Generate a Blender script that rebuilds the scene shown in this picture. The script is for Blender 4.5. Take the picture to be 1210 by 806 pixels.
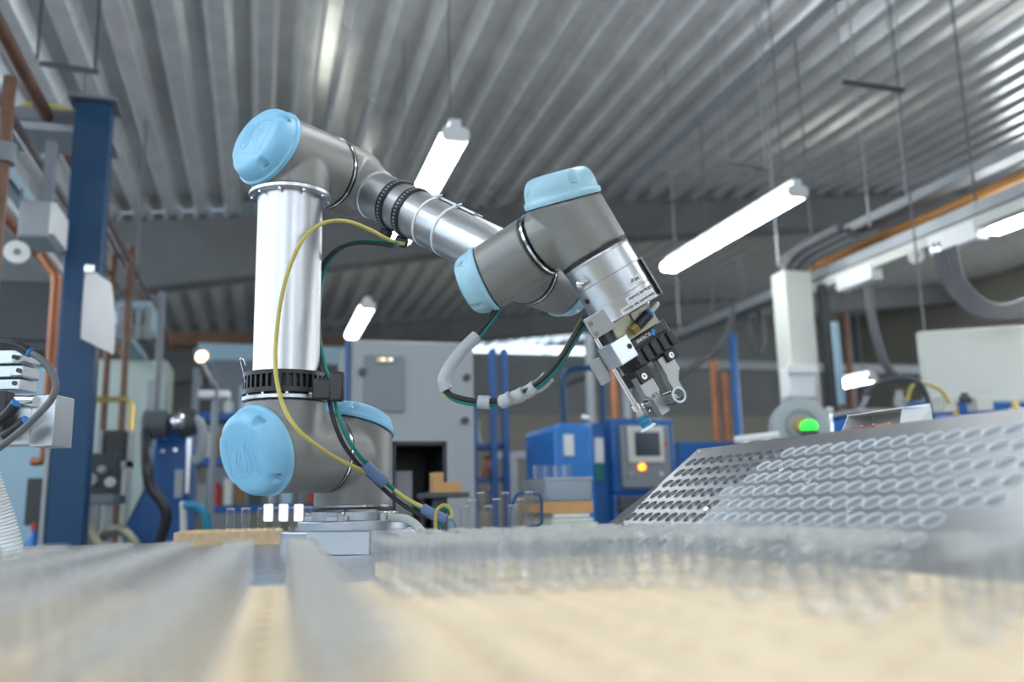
import bpy, math, random
from mathutils import Vector, Matrix
random.seed(7)
for o in list(bpy.data.objects): bpy.data.objects.remove(o, do_unlink=True)
scene = bpy.context.scene
COL = scene.collection
V = Vector
# ------------------------------------------------------------------ camera
F_PX, CX, CY = 1050.0, 605.0, 403.0
YAW, PITCH, ROLL = math.radians(16.0), math.radians(10.45), 0.022
CAM = V((0, 0, 1.0))
FW = V((math.sin(YAW)*math.cos(PITCH), math.cos(YAW)*math.cos(PITCH), math.sin(PITCH)))
_r = V((math.cos(YAW), -math.sin(YAW), 0)); _u = _r.cross(FW)
RT = _r*math.cos(ROLL) - _u*math.sin(ROLL)
UP = _r*math.sin(ROLL) + _u*math.cos(ROLL)
cd = bpy.data.cameras.new('camera'); cam = bpy.data.objects.new('camera', cd); COL.objects.link(cam)
cam.matrix_world = Matrix(((RT.x, UP.x, -FW.x, CAM.x), (RT.y, UP.y, -FW.y, CAM.y), (RT.z, UP.z, -FW.z, CAM.z), (0, 0, 0, 1)))
cd.sensor_fit = 'HORIZONTAL'; cd.sensor_width = 36.0; cd.lens = 36.0*F_PX/1210.0
cd.clip_start = 0.01; cd.clip_end = 100
cd.dof.use_dof = True; cd.dof.focus_distance = 1.17; cd.dof.aperture_fstop = 3.5
scene.camera = cam
# ------------------------------------------------------------------ world, windows, exposure
w = bpy.data.worlds.new('world'); scene.world = w; w.use_nodes = True
w.node_tree.nodes['Background'].inputs[0].default_value = (0.62, 0.76, 1.0, 1)
w.node_tree.nodes['Background'].inputs[1].default_value = 0.6
scene.view_settings.view_transform = 'Standard'; scene.view_settings.look = 'None'
scene.view_settings.exposure = 0.18; scene.view_settings.gamma = 1.0
scene.view_settings.use_curve_mapping = False
scene.cycles.transparent_max_bounces = 96
scene.cycles.max_bounces = 10; scene.cycles.glossy_bounces = 5; scene.cycles.diffuse_bounces = 4
def area(name, loc, direction, sx, sy, power, color):
    l = bpy.data.lights.new(name, 'AREA'); l.shape = 'RECTANGLE'; l.size = sx; l.size_y = sy
    l.energy = power; l.color = color
    o = bpy.data.objects.new(name, l); COL.objects.link(o); o.location = loc
    o.rotation_euler = V(direction).to_track_quat('-Z', 'Y').to_euler()
    return o
WIN_BACK = [(-1.9, 2.6), (1.5, 2.6), (4.9, 2.6), (8.3, 2.6)]       # centre x, centre z of the windows behind the camera
for k, (x, z) in enumerate(WIN_BACK):
    area('window_daylight', (x, -4.45, z), (0.0, 1, 0.0), 2.6, 1.9, 26, (0.80, 0.90, 1.0))
WIN_LEFT = [(-3.0, 2.4), (-0.3, 2.4), (2.4, 2.4), (5.1, 2.4), (7.8, 2.4), (10.5, 2.4)]                    # centre y, centre z of the windows in the left wall
for k, (y, z) in enumerate(WIN_LEFT):
    area('window_daylight', (-3.15, y, z), (1, 0.0, 0.0), 2.2, 1.5, 33, (0.72, 0.87, 1.0))
ADDED_WIN_RIGHT = [(1.5, 2.6), (4.5, 2.6), (7.5, 2.6), (10.3, 2.6)]      # centre y, centre z of unseen windows added on the right for light
for k, (y, z) in enumerate(ADDED_WIN_RIGHT):
    area('window_daylight', (12.9, y, z), (-1, 0.0, 0.0), 2.4, 1.9, 90, (0.88, 0.94, 1.0))  # added fill that brightens the right background and streaks the roof
# ------------------------------------------------------------------ pixel helpers (measuring the photograph)
def ray(x, y): return FW + RT*((x-CX)/F_PX) - UP*((y-CY)/F_PX)
def Pd(x, y, d): return CAM + ray(x, y)*d
def Pa(x, y, ax, v):
    q = ray(x, y); return CAM + q*((v-CAM[ax])/q[ax])
# ------------------------------------------------------------------ materials
MATS = {}
def mat(name, col, rough=0.5, metal=0.0, var=0.06, scale=8.0, bump=0.0, emit=None, estr=0.0, spec=None, coat=0.0, stretch=None, bscale=None):
    if name in MATS: return MATS[name]
    m = bpy.data.materials.new(name); m.use_nodes = True; nt = m.node_tree; N = nt.nodes; L = nt.links
    b = N['Principled BSDF']
    b.inputs['Roughness'].default_value = rough; b.inputs['Metallic'].default_value = metal
    if spec is not None: b.inputs['Specular IOR Level'].default_value = spec
    if coat: b.inputs['Coat Weight'].default_value = coat
    if emit is not None:
        b.inputs['Emission Color'].default_value = (*emit, 1); b.inputs['Emission Strength'].default_value = estr
    tc = N.new('ShaderNodeTexCoord'); mp = N.new('ShaderNodeMapping')
    if stretch: mp.inputs['Scale'].default_value = stretch
    L.new(tc.outputs['Object'], mp.inputs[0])
    n = N.new('ShaderNodeTexNoise'); n.inputs['Scale'].default_value = scale; n.inputs['Detail'].default_value = 4
    L.new(mp.outputs[0], n.inputs['Vector'])
    r = N.new('ShaderNodeValToRGB')
    r.color_ramp.elements[0].position = 0.3; r.color_ramp.elements[1].position = 0.7
    c0 = [max(0, c*(1-var)) for c in col]; c1 = [min(1, c*(1+var)) for c in col]
    r.color_ramp.elements[0].color = (*c0, 1); r.color_ramp.elements[1].color = (*c1, 1)
    L.new(n.outputs['Fac'], r.inputs[0]); L.new(r.outputs[0], b.inputs['Base Color'])
    if bump:
        n2 = N.new('ShaderNodeTexNoise'); n2.inputs['Scale'].default_value = bscale or scale*6; n2.inputs['Detail'].default_value = 3
        L.new(mp.outputs[0], n2.inputs['Vector'])
        bp = N.new('ShaderNodeBump'); bp.inputs['Strength'].default_value = bump; bp.inputs['Distance'].default_value = 0.002
        L.new(n2.outputs['Fac'], bp.inputs['Height']); L.new(bp.outputs[0], b.inputs['Normal'])
    MATS[name] = m; return m
def clear_mat(name, tint, milk, rough=0.05, milkcol=(0.8, 0.84, 0.88), ior=1.5, refl=1.0):
    m = bpy.data.materials.new(name); m.use_nodes = True; nt = m.node_tree; N = nt.nodes; L = nt.links
    N.remove(N['Principled BSDF']); out = N['Material Output']
    tr = N.new('ShaderNodeBsdfTransparent'); tr.inputs[0].default_value = (*tint, 1)
    gl = N.new('ShaderNodeBsdfGlossy'); gl.inputs['Roughness'].default_value = rough
    df = N.new('ShaderNodeBsdfDiffuse'); df.inputs[0].default_value = (*milkcol, 1)
    fr = N.new('ShaderNodeFresnel'); fr.inputs[0].default_value = ior
    m1 = N.new('ShaderNodeMixShader'); m2 = N.new('ShaderNodeMixShader'); m1.inputs[0].default_value = milk
    L.new(tr.outputs[0], m1.inputs[1]); L.new(df.outputs[0], m1.inputs[2])
    mu = N.new('ShaderNodeMath'); mu.operation = 'MULTIPLY'; mu.inputs[1].default_value = refl
    L.new(fr.outputs[0], mu.inputs[0]); L.new(mu.outputs[0], m2.inputs[0]); L.new(m1.outputs[0], m2.inputs[1]); L.new(gl.outputs[0], m2.inputs[2])
    L.new(m2.outputs[0], out.inputs[0]); MATS[name] = m; return m
M_ALU = mat('brushed_aluminium', (0.60, 0.62, 0.64), 0.32, 1.0, 0.03, 30, 0.02)
M_TUBE = mat('anodised_tube', (0.56, 0.57, 0.585), 0.36, 1.0, 0.02, 20)
M_BASE = mat('milled_base_aluminium', (0.46, 0.49, 0.53), 0.38, 0.9, 0.05, 30, 0.03)
M_STEEL = mat('polished_steel', (0.68, 0.69, 0.70), 0.18, 1.0, 0.03, 20)
M_HOUSE = mat('robot_grey_paint', (0.235, 0.230, 0.218), 0.42, 0.25, 0.03, 60, 0.03)
M_LID = mat('robot_blue_plastic', (0.235, 0.53, 0.74), 0.42, 0.0, 0.02, 30)
M_LIDP = mat('worn_pale_blue_plastic', (0.36, 0.60, 0.72), 0.38, 0.0, 0.12, 26)
M_BLACK = mat('black_rubber', (0.012, 0.012, 0.013), 0.45, 0.0, 0.1, 20)
M_BLKPL = mat('black_plastic', (0.02, 0.021, 0.023), 0.38, 0.0, 0.1, 20)
M_BLKAN = mat('black_anodised', (0.028, 0.028, 0.03), 0.33, 0.3, 0.1, 20)
M_WOOD = mat('pale_beech_wood', (0.86, 0.69, 0.46), 0.55, 0.0, 0.10, 9, 0.05, stretch=(9, 1, 9))
M_WOOD2 = mat('warm_wood', (0.60, 0.44, 0.26), 0.6, 0.0, 0.15, 9, stretch=(9, 1, 9))
M_ZINC = mat('galvanised_sheet', (0.84, 0.84, 0.84), 0.21, 0.68, 0.10, 5, 0.25, bscale=9)
M_PLATE = mat('slanted_plate_steel', (0.36, 0.37, 0.38), 0.36, 0.9, 0.08, 14, 0.05)
M_CONC = mat('concrete', (0.14, 0.145, 0.145), 0.8, 0.0, 0.12, 3, 0.2)
M_FLOOR = mat('floor_concrete', (0.24, 0.245, 0.25), 0.55, 0.0, 0.12, 2, 0.1)
M_WALL = mat('beige_wall_paint', (0.42, 0.40, 0.33), 0.8, 0.0, 0.08, 1.5, 0.1)
M_WALLD = mat('grey_wall_paint', (0.30, 0.31, 0.31), 0.8, 0.0, 0.08, 1.5, 0.1)
M_BLUE = mat('machine_blue_paint', (0.012, 0.10, 0.32), 0.35, 0.0, 0.08, 6)
M_BLUEB = mat('bright_blue_paint', (0.02, 0.19, 0.58), 0.32, 0.0, 0.06, 6)
M_NAVY = mat('post_blue_paint', (0.002, 0.052, 0.135), 0.45, 0.0, 0.10, 4)
M_CREAM = mat('cream_enamel', (0.62, 0.63, 0.57), 0.5, 0.0, 0.04, 4)
M_LGREY = mat('light_grey_enamel', (0.36, 0.385, 0.40), 0.5, 0.0, 0.04, 4)
M_PBLUE = mat('pale_blue_enamel', (0.40, 0.58, 0.68), 0.5, 0.0, 0.04, 4)
M_PGREEN = mat('pale_green_enamel', (0.42, 0.50, 0.46), 0.55, 0.0, 0.05, 4)
M_MGREY = mat('mid_grey_enamel', (0.22, 0.24, 0.27), 0.5, 0.0, 0.05, 4)
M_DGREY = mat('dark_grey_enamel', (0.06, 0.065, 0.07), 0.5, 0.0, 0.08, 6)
M_WHITE = mat('white_enamel', (0.80, 0.81, 0.80), 0.45, 0.0, 0.03, 4)
M_COPPER = mat('copper_pipe', (0.46, 0.19, 0.10), 0.45, 0.7, 0.12, 9)
M_BRASS = mat('brass', (0.62, 0.45, 0.16), 0.35, 0.9, 0.10, 9)
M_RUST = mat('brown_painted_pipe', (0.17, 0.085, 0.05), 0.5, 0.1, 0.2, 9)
M_ORNG = mat('orange_brown_pipe', (0.42, 0.19, 0.05), 0.45, 0.1, 0.12, 6)
M_MAUVE = mat('mauve_grey_pipe', (0.22, 0.18, 0.19), 0.4, 0.4, 0.12, 6)
M_YEL = mat('yellow_cable', (0.52, 0.43, 0.10), 0.4, 0.0, 0.05, 20)
M_GRN = mat('green_cable', (0.0, 0.17, 0.155), 0.38, 0.0, 0.05, 20)
M_WRAP = mat('translucent_wrap', (0.42, 0.45, 0.47), 0.35, 0.0, 0.05, 20)
M_BTAPE = mat('blue_tape', (0.10, 0.17, 0.30), 0.4, 0.0, 0.05, 20)
M_GCAB = mat('grey_cable', (0.12, 0.124, 0.13), 0.45, 0.0, 0.1, 20)
M_PAPER = mat('paper', (0.78, 0.78, 0.80), 0.7, 0.0, 0.03, 10)
M_CARD = mat('cardboard', (0.50, 0.28, 0.11), 0.7, 0.0, 0.08, 10)
M_RED = mat('red_plastic', (0.55, 0.05, 0.04), 0.45, 0.0, 0.05, 10)
M_TEAL = mat('teal_rubber', (0.02, 0.22, 0.36), 0.4, 0.0, 0.05, 10)
M_ORED = mat('orange_terminal', (0.50, 0.10, 0.03), 0.45, 0.0, 0.08, 10)
M_OLIVE = mat('olive_anodised', (0.36, 0.35, 0.26), 0.4, 0.5, 0.05, 10)
M_SCREEN = mat('dark_screen', (0.03, 0.04, 0.06), 0.2, 0.0, 0.05, 10)
M_LAMP = mat('lamp_tube_light', (0.9, 0.9, 0.9), 0.4, emit=(0.93, 0.97, 1.0), estr=17.0)
M_LAMPY = mat('lamp_tube_light_warm', (0.9, 0.9, 0.85), 0.4, emit=(0.97, 1.0, 0.86), estr=7.0)
M_WARM = mat('warm_bulb', (1, 0.8, 0.5), 0.4, emit=(1.0, 0.60, 0.28), estr=20.0)
M_ORGL = mat('orange_indicator', (1, 0.4, 0.05), 0.4, emit=(1.0, 0.30, 0.02), estr=4.0)
M_GRNL = mat('green_indicator', (0.05, 0.7, 0.08), 0.4, emit=(0.02, 0.8, 0.05), estr=1.3)
M_LEDW = mat('white_backlight', (0.9, 0.92, 1.0), 0.4, emit=(0.72, 0.82, 1.0), estr=1.6)
M_PANE = mat('daylit_pane', (0.8, 0.9, 1.0), 0.3, emit=(0.70, 0.86, 1.0), estr=2.2)
M_CLEAR = clear_mat('clear_tube_plastic', (0.970, 0.975, 0.980), 0.022, 0.06, (0.86, 0.84, 0.80), 1.45, 0.42)
M_TRIM = clear_mat('clear_tube_rim', (0.96, 0.97, 0.98), 0.30, 0.10, (0.70, 0.70, 0.69), 1.45, 0.5)
M_GLASS = clear_mat('clear_glass', (0.95, 0.97, 0.97), 0.0, 0.02)
M_MILK = clear_mat('frosted_plastic', (0.9, 0.93, 0.95), 0.30, 0.3, (0.55, 0.62, 0.68))
M_TRAY = mat('dull_tray_steel', (0.30, 0.32, 0.33), 0.5, 0.5, 0.1, 6)
M_DISC = mat('grey_tube_end', (0.20, 0.22, 0.235), 0.34, 0.0, 0.06, 30)
M_FROST = clear_mat('tube_end_plastic', (0.80, 0.83, 0.86), 0.16, 0.25, (0.5, 0.56, 0.6), 1.3)
M_RIM = mat('tube_rim_plastic', (0.74, 0.78, 0.81), 0.25, 0.0, 0.03, 20)
# ------------------------------------------------------------------ mesh helpers
def frame(z):
    z = V(z).normalized(); a = V((0, 0, 1)) if abs(z.z) < 0.9 else V((1, 0, 0))
    x = a.cross(z).normalized(); return x, z.cross(x), z
class MB:
    def __init__(s): s.v = []; s.f = []
    def add(s, vs, fs):
        n = len(s.v); s.v += [V(p) for p in vs]; s.f += [tuple(i+n for i in f) for f in fs]; return s
    def box(s, c, size, ax=None):
        c = V(c); ax = ax or (V((1, 0, 0)), V((0, 1, 0)), V((0, 0, 1)))
        h = [d*0.5 for d in size]
        vs = [c+ax[0]*(i*h[0])+ax[1]*(j*h[1])+ax[2]*(k*h[2]) for i in (-1, 1) for j in (-1, 1) for k in (-1, 1)]
        return s.add(vs, [(0, 1, 3, 2), (4, 6, 7, 5), (0, 4, 5, 1), (2, 3, 7, 6), (0, 2, 6, 4), (1, 5, 7, 3)])
    def bb(s, x0, x1, y0, y1, z0, z1):
        return s.box(((x0+x1)/2, (y0+y1)/2, (z0+z1)/2), (abs(x1-x0), abs(y1-y0), abs(z1-z0)))
    def lathe(s, p, axis, prof, n=32, cap0=True, cap1=True, x=None):
        p = V(p); fx, fy, fz = frame(axis)
        if x is not None: fx = V(x).normalized(); fy = fz.cross(fx)
        vs = []; fs = []
        for t, r in prof:
            for k in range(n):
                a = 2*math.pi*k/n; vs.append(p+fz*t+(fx*math.cos(a)+fy*math.sin(a))*r)
        m = len(prof)
        for i in range(m-1):
            for k in range(n):
                k2 = (k+1) % n; fs.append((i*n+k, i*n+k2, (i+1)*n+k2, (i+1)*n+k))
        if cap0: fs.append(tuple(range(n))[::-1])
        if cap1: fs.append(tuple((m-1)*n+k for k in range(n)))
        return s.add(vs, fs)
    def cyl(s, p0, p1, r0, r1=None, n=24, caps=True):
        p0 = V(p0); p1 = V(p1); d = p1-p0
        return s.lathe(p0, d, [(0, r0), (d.length, r0 if r1 is None else r1)], n, caps, caps)
    def ring(s, p, axis, ri, ro, t0, t1, n=40):
        p = V(p); return s.lathe(p, axis, [(t0, ri), (t0, ro), (t1, ro), (t1, ri), (t0, ri)], n, False, False)
    def sphere(s, c, r, n=16, sc=(1, 1, 1), ax=None):
        ax = ax or (V((1, 0, 0)), V((0, 1, 0)), V((0, 0, 1))); c = V(c); vs = []; fs = []; m = n//2
        for i in range(m+1):
            t = math.pi*i/m
            for k in range(n):
                a = 2*math.pi*k/n
                vs.append(c+ax[0]*(r*sc[0]*math.sin(t)*math.cos(a))+ax[1]*(r*sc[1]*math.sin(t)*math.sin(a))+ax[2]*(r*sc[2]*math.cos(t)))
        for i in range(m):
            for k in range(n):
                k2 = (k+1) % n; fs.append((i*n+k, (i+1)*n+k, (i+1)*n+k2, i*n+k2))
        return s.add(vs, fs)
    def sweep(s, pts, r, n=8, sub=6, caps=True, flat=None):
        P = smooth_path(pts, sub) if sub > 1 else [V(p) for p in pts]
        vs = []; fs = []; pn = None
        for i, p in enumerate(P):
            t = (P[min(i+1, len(P)-1)]-P[max(i-1, 0)]).normalized()
            if pn is None: pn = frame(t)[0]
            pn = (pn - t*pn.dot(t)).normalized(); b = t.cross(pn)
            for k in range(n):
                a = 2*math.pi*k/n; vs.append(p+(pn*math.cos(a)+b*math.sin(a))*r)
        for i in range(len(P)-1):
            for k in range(n):
                k2 = (k+1) % n; fs.append((i*n+k, i*n+k2, (i+1)*n+k2, (i+1)*n+k))
        if caps: fs.append(tuple(range(n))[::-1]); fs.append(tuple((len(P)-1)*n+k for k in range(n)))
        return s.add(vs, fs)
    def prism(s, poly, ext):
        """extrude a planar polygon (list of points) along ext"""
        ext = V(ext); n = len(poly); poly = [V(p) for p in poly]
        fs = [tuple(range(n))[::-1], tuple(range(n, 2*n))]+[(k, (k+1) % n, n+(k+1) % n, n+k) for k in range(n)]
        return s.add(poly+[p+ext for p in poly], fs)
    def mesh(s, name, off=V((0, 0, 0)), smooth=True, angle=35):
        me = bpy.data.meshes.new(name); me.from_pydata([tuple(p-off) for p in s.v], [], s.f)
        import bmesh
        bm = bmesh.new(); bm.from_mesh(me); bmesh.ops.recalc_face_normals(bm, faces=bm.faces); bm.to_mesh(me); bm.free()
        if smooth:
            me.polygons.foreach_set('use_smooth', [True]*len(me.polygons))
            try: me.set_sharp_from_angle(angle=math.radians(angle))
            except Exception: pass
        me.update(); return me
def smooth_path(pts, sub):
    P = [V(p) for p in pts]; out = []
    for i in range(len(P)-1):
        p0 = P[max(i-1, 0)]; p1 = P[i]; p2 = P[i+1]; p3 = P[min(i+2, len(P)-1)]
        for k in range(sub):
            t = k/sub
            out.append(0.5*((2*p1)+(p2-p0)*t+(2*p0-5*p1+4*p2-p3)*t*t+(3*p1-p0-3*p2+p3)*t*t*t))
    out.append(P[-1]); return out
def tag(o, label=None, cat=None, group=None, kind=None):
    if label: o['label'] = label
    if cat: o['category'] = cat
    if group: o['group'] = group
    if kind: o['kind'] = kind
    return o
def origin_of(par):
    return par['_o'] if False else V(par.get('origin_xyz', (0, 0, 0)))
ORG = {}
def thing(name, label, cat, loc=(0, 0, 0), group=None):
    o = bpy.data.objects.new(name, None); COL.objects.link(o); o.location = loc; o.empty_display_size = 0.05
    ORG[o.name] = V(loc); return tag(o, label, cat, group)
def part(name, mb, m, parent, bevel=0.0, smooth=True, label=None, angle=35):
    off = ORG[parent.name]
    o = bpy.data.objects.new(name, mb.mesh(name, off, smooth, angle)); COL.objects.link(o); o.parent = parent
    o.data.materials.append(m); ORG[o.name] = off
    if bevel:
        b = o.modifiers.new('bevel', 'BEVEL'); b.width = bevel; b.segments = 2; b.limit_method = 'ANGLE'; b.angle_limit = math.radians(40)
    if label: o['label'] = label
    return o
def single(name, mb, m, label=None, cat=None, loc=None, group=None, bevel=0.0, kind=None, smooth=True, angle=35):
    """a thing that is one mesh; its origin is put at its base centre"""
    if loc is None:
        xs = [p.x for p in mb.v]; ys = [p.y for p in mb.v]; zs = [p.z for p in mb.v]
        loc = V(((min(xs)+max(xs))/2, (min(ys)+max(ys))/2, min(zs)))
    o = bpy.data.objects.new(name, mb.mesh(name, V(loc), smooth, angle)); COL.objects.link(o); o.location = loc
    o.data.materials.append(m); ORG[o.name] = V(loc)
    if bevel:
        b = o.modifiers.new('bevel', 'BEVEL'); b.width = bevel; b.segments = 2; b.limit_method = 'ANGLE'; b.angle_limit = math.radians(40)
    return tag(o, label, cat, group, kind)
def text_mb(txt, o, X, Y, h, depth=0.0003, center=False):
    """lettering as raised geometry on the plane o + X,Y"""
    cu = bpy.data.curves.new('t', 'FONT'); cu.body = txt; cu.size = h; cu.extrude = depth
    ob = bpy.data.objects.new('t', cu); COL.objects.link(ob)
    dg = bpy.context.evaluated_depsgraph_get(); me = bpy.data.meshes.new_from_object(ob.evaluated_get(dg))
    X = V(X).normalized(); Y = V(Y).normalized(); Z = X.cross(Y); mb = MB()
    xs = [v.co.x for v in me.vertices] or [0]; cx = (min(xs)+max(xs))/2 if center else 0
    mb.add([V(o)+X*(v.co.x-cx)+Y*v.co.y+Z*v.co.z for v in me.vertices], [tuple(p.vertices) for p in me.polygons])
    bpy.data.objects.remove(ob, do_unlink=True); bpy.data.curves.remove(cu); bpy.data.meshes.remove(me)
    return mb
def plane_box(px0, py0, px1, py1, d):
    """x0,x1,y,z0,z1 of an upright rectangle facing the camera end of the hall, measured at depth d"""
    cx = (px0+px1)/2; cy = (py0+py1)/2; y = Pd(cx, cy, d).y
    return Pa(px0, cy, 1, y).x, Pa(px1, cy, 1, y).x, y, Pa(cx, py1, 1, y).z, Pa(cx, py0, 1, y).z

# ================================================================== THE HALL
def roof_z(x): return 3.588 + 0.1073*x
X0, X1, Y0, Y1 = -3.2, 13.0, -4.6, 17.0
single('floor', MB().bb(X0, X1, Y0, Y1, -0.1, 0), M_FLOOR, kind='structure')
ceil = thing('ceiling', None, None, (0, 0, 3.5)); ceil['kind'] = 'structure'
PER, DEP = 0.25, 0.095
def sheet(nr, L):
    mb = MB(); xs = []
    for k in range(nr):
        xs += [(k*PER, 0), (k*PER+0.085, 0), (k*PER+0.125, DEP), (k*PER+0.21, DEP)]
    xs.append((nr*PER, 0))
    vs = [V((x, y, z)) for y in (0, L) for x, z in xs]; n = len(xs)
    fs = [(i, i+1, n+i+1, n+i) for i in range(n-1)]
    # small stiffening crease on every bottom flange and a real sheet thickness
    vs += [p+V((0, 0, 0.004)) for p in vs[:2*n]]
    fs += [(2*n+i+1, 2*n+i, 3*n+i, 3*n+i+1) for i in range(n-1)]
    fs += [(i, 2*n+i, 2*n+i+1, i+1) for i in range(n-1)] + [(n+i, n+i+1, 3*n+i+1, 3*n+i) for i in range(n-1)]
    return mb.add(vs, fs)
BEAMS = [2.4-5.6, 2.4, 8.0, 13.6]
bays = [(-4.6, -3.2), (-3.2, 2.4), (2.4, 8.0), (8.0, 13.6), (13.6, 17.0)]
SW = 4
for (a, b) in bays:
    me = None
    x = X0-0.1
    while x < X1:
        if me is None: me = sheet(SW, b-a).mesh('roof_sheet', V((0, 0, 0)), False)
        if me.users == 0: me.materials.append(M_ZINC)
        o = bpy.data.objects.new('roof_sheet', me); COL.objects.link(o); o.parent = ceil
        o.location = V((x, a, roof_z(x)+random.uniform(-0.004, 0.004)))-ORG['ceiling']
        o.rotation_euler = (random.uniform(-0.0012, 0.0012), -math.atan(0.1073), 0)
        x += SW*PER*math.cos(math.atan(0.1073))
def beam(y, w, depth_fn):
    mb = MB(); xs = [X0+(X1-X0)*k/24 for k in range(25)]
    vs = []; fs = []
    for x in xs:
        zt = roof_z(x)-0.012; zb = zt-depth_fn(x)
        vs += [V((x, y-w/2, zt)), V((x, y+w/2, zt)), V((x, y+w/2, zb)), V((x, y-w/2, zb))]
    for i in range(24):
        for k in range(4): fs.append((4*i+k, 4*i+(k+1) % 4, 4*i+4+(k+1) % 4, 4*i+4+k))
    fs += [(0, 1, 2, 3), (96, 97, 98, 99)]
    part('roof_beam', mb.add(vs, fs), M_CONC, ceil, 0.01)
dfn = lambda x: max(0.34, 0.62-0.075*(x+1.2)) if x > -1.2 else 0.62
for yb in BEAMS[1:]: beam(yb, 0.28, dfn)
# walls
def wall_with_windows(name, along, fixed, wins, ww, wh, th, lo, hi, ztop, m):
    mb = MB(); zc = wins[0][1]; z0 = zc-wh/2; z1 = zc+wh/2
    def seg(a, b, c, d):
        if along == 'x': mb.bb(a, b, fixed-th/2, fixed+th/2, c, d)
        else: mb.bb(fixed-th/2, fixed+th/2, a, b, c, d)
    seg(lo, hi, 0, z0); seg(lo, hi, z1, ztop); p = lo
    for c, _ in wins: seg(p, c-ww/2, z0, z1); p = c+ww/2
    seg(p, hi, z0, z1)
    return single(name, mb, m, kind='structure', smooth=False)
wall_with_windows('wall_back', 'x', -4.7, WIN_BACK, 2.7, 2.0, 0.2, X0, X1, 5.2, M_WALL)
wall_with_windows('wall_left', 'y', X0-0.1, WIN_LEFT, 2.3, 1.6, 0.2, Y0, Y1, 4.0, M_WALLD)
wall_with_windows('wall_right', 'y', X1+0.1, ADDED_WIN_RIGHT, 2.5, 2.0, 0.2, Y0, Y1, 5.2, M_WALL)
def window(name, c, ax, ww, wh):
    """frame with mullions and glass, in a wall opening"""
    o = thing(name, None, None, c); o['kind'] = 'structure'
    u = V((1, 0, 0)) if ax == 'x' else V((0, 1, 0)); z = V((0, 0, 1)); n = u.cross(z)
    mb = MB()
    for s in (-1, 1):
        mb.box(V(c)+u*(s*(ww/2-0.03)), (0.06, 0.08, wh), (u, n, z)); mb.box(V(c)+z*(s*(wh/2-0.03)), (ww, 0.08, 0.06), (u, n, z))
    mb.box(c, (0.05, 0.06, wh), (u, n, z))
    part('window_frame', mb, M_WHITE, o)
    for s in (-1, 1): part('pane', MB().box(V(c)+u*(s*ww/4), (ww/2-0.08, 0.006, wh-0.1), (u, n, z)), M_GLASS, o)
k = 1
for x, z in WIN_BACK: window('window_%d' % k, V((x, -4.7, z)), 'x', 2.7, 2.0); k += 1
for y, z in WIN_LEFT: window('window_%d' % k, V((X0-0.1, y, z)), 'y', 2.3, 1.6); k += 1
for y, z in ADDED_WIN_RIGHT: window('window_%d' % k, V((X1+0.1, y, z)), 'y', 2.5, 2.0); k += 1  # right-hand ones are added openings for the fill light
# far wall: beige lower masonry, grey upper, with a strip of clerestory panes
mbw = MB(); mbw.bb(X0, X1, 16.9, 17.1, 0, 2.75)
single('wall_far', mbw, M_WALL, kind='structure', smooth=False)
mbw = MB(); mbw.bb(X0, 1.4, 16.9, 17.1, 2.75, 5.2); mbw.bb(6.6, X1, 16.9, 17.1, 2.75, 5.2); mbw.bb(1.4, 6.6, 16.9, 17.1, 2.75, 3.98); mbw.bb(1.4, 6.6, 16.9, 17.1, 4.18, 5.2)
single('wall_upper', mbw, M_WALLD, kind='structure', smooth=False)
wn = thing('window_%d' % k, None, None, (4.0, 17.0, 3.98)); wn['kind'] = 'structure'
for i in range(5): part('pane', MB().bb(1.42+i*1.04, 1.42+i*1.04+0.98, 16.93, 16.95, 4.0, 4.16), M_PANE, wn)
part('window_frame', MB().bb(1.4, 6.6, 16.92, 16.98, 3.97, 4.0).bb(1.4, 6.6, 16.92, 16.98, 4.16, 4.19), M_WHITE, wn)

# ================================================================== LAMPS UNDER THE ROOF
def tube_lamp(x, y0, y1, z, label, m=M_LAMP, wires=True, w=0.058, group='ceiling strip lamps'):
    o = thing('strip_lamp', label, 'lamp', (x, (y0+y1)/2, z), group)
    mb = MB(); mb.bb(x-w*0.42, x+w*0.42, y0, y1, z+0.040, z+0.075); part('batten', mb, M_WHITE, o, 0.003)
    sec = [(-w*0.72, -0.022), (w*0.72, -0.022), (w*0.95, -0.006), (w, 0.012), (w*0.86, 0.034), (w*0.45, 0.040), (-w*0.45, 0.040), (-w*0.86, 0.034), (-w, 0.012), (-w*0.95, -0.006)]
    mb = MB(); mb.prism([V((x+a, y0+0.012, z+b)) for a, b in sec], (0, y1-y0-0.024, 0)); part('diffuser', mb, m, o)
    for yc in (y0, y1-0.012):
        mb = MB(); mb.prism([V((x+a*1.03, yc, z+b*1.03)) for a, b in sec], (0, 0.012, 0)); part('end_cap', mb, M_WHITE, o, smooth=False)
    if wires:
        for yy in (y0+0.12, y1-0.12):
            part('wire', MB().cyl((x, yy, z+0.075), (x, yy, roof_z(x)+0.09), 0.004, n=6), M_GCAB, o)
    return o
tube_lamp(0.745, 3.37, 4.86, 2.5, 'lit strip lamp above the middle of the robot forearm, seen end on')
tube_lamp(2.555, 3.67, 5.15, 2.5, 'long bright strip lamp hanging right of the robot wrist')
tube_lamp(0.767, 6.60, 7.84, 2.5, 'small far strip lamp above the grey cabinet, yellowish white', M_LAMPY)
tube_lamp(1.35, 9.1, 10.3, 2.62, 'tiny dim strip lamp right of the yellowish far one', M_LAMPY)
tube_lamp(3.50, 1.9, 3.46, 2.30, 'strip lamp under the cable tray, cut by the right picture edge', wires=False)
tube_lamp(5.06, 6.44, 7.02, 2.0, 'short low strip lamp right of the white cable duct')
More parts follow.
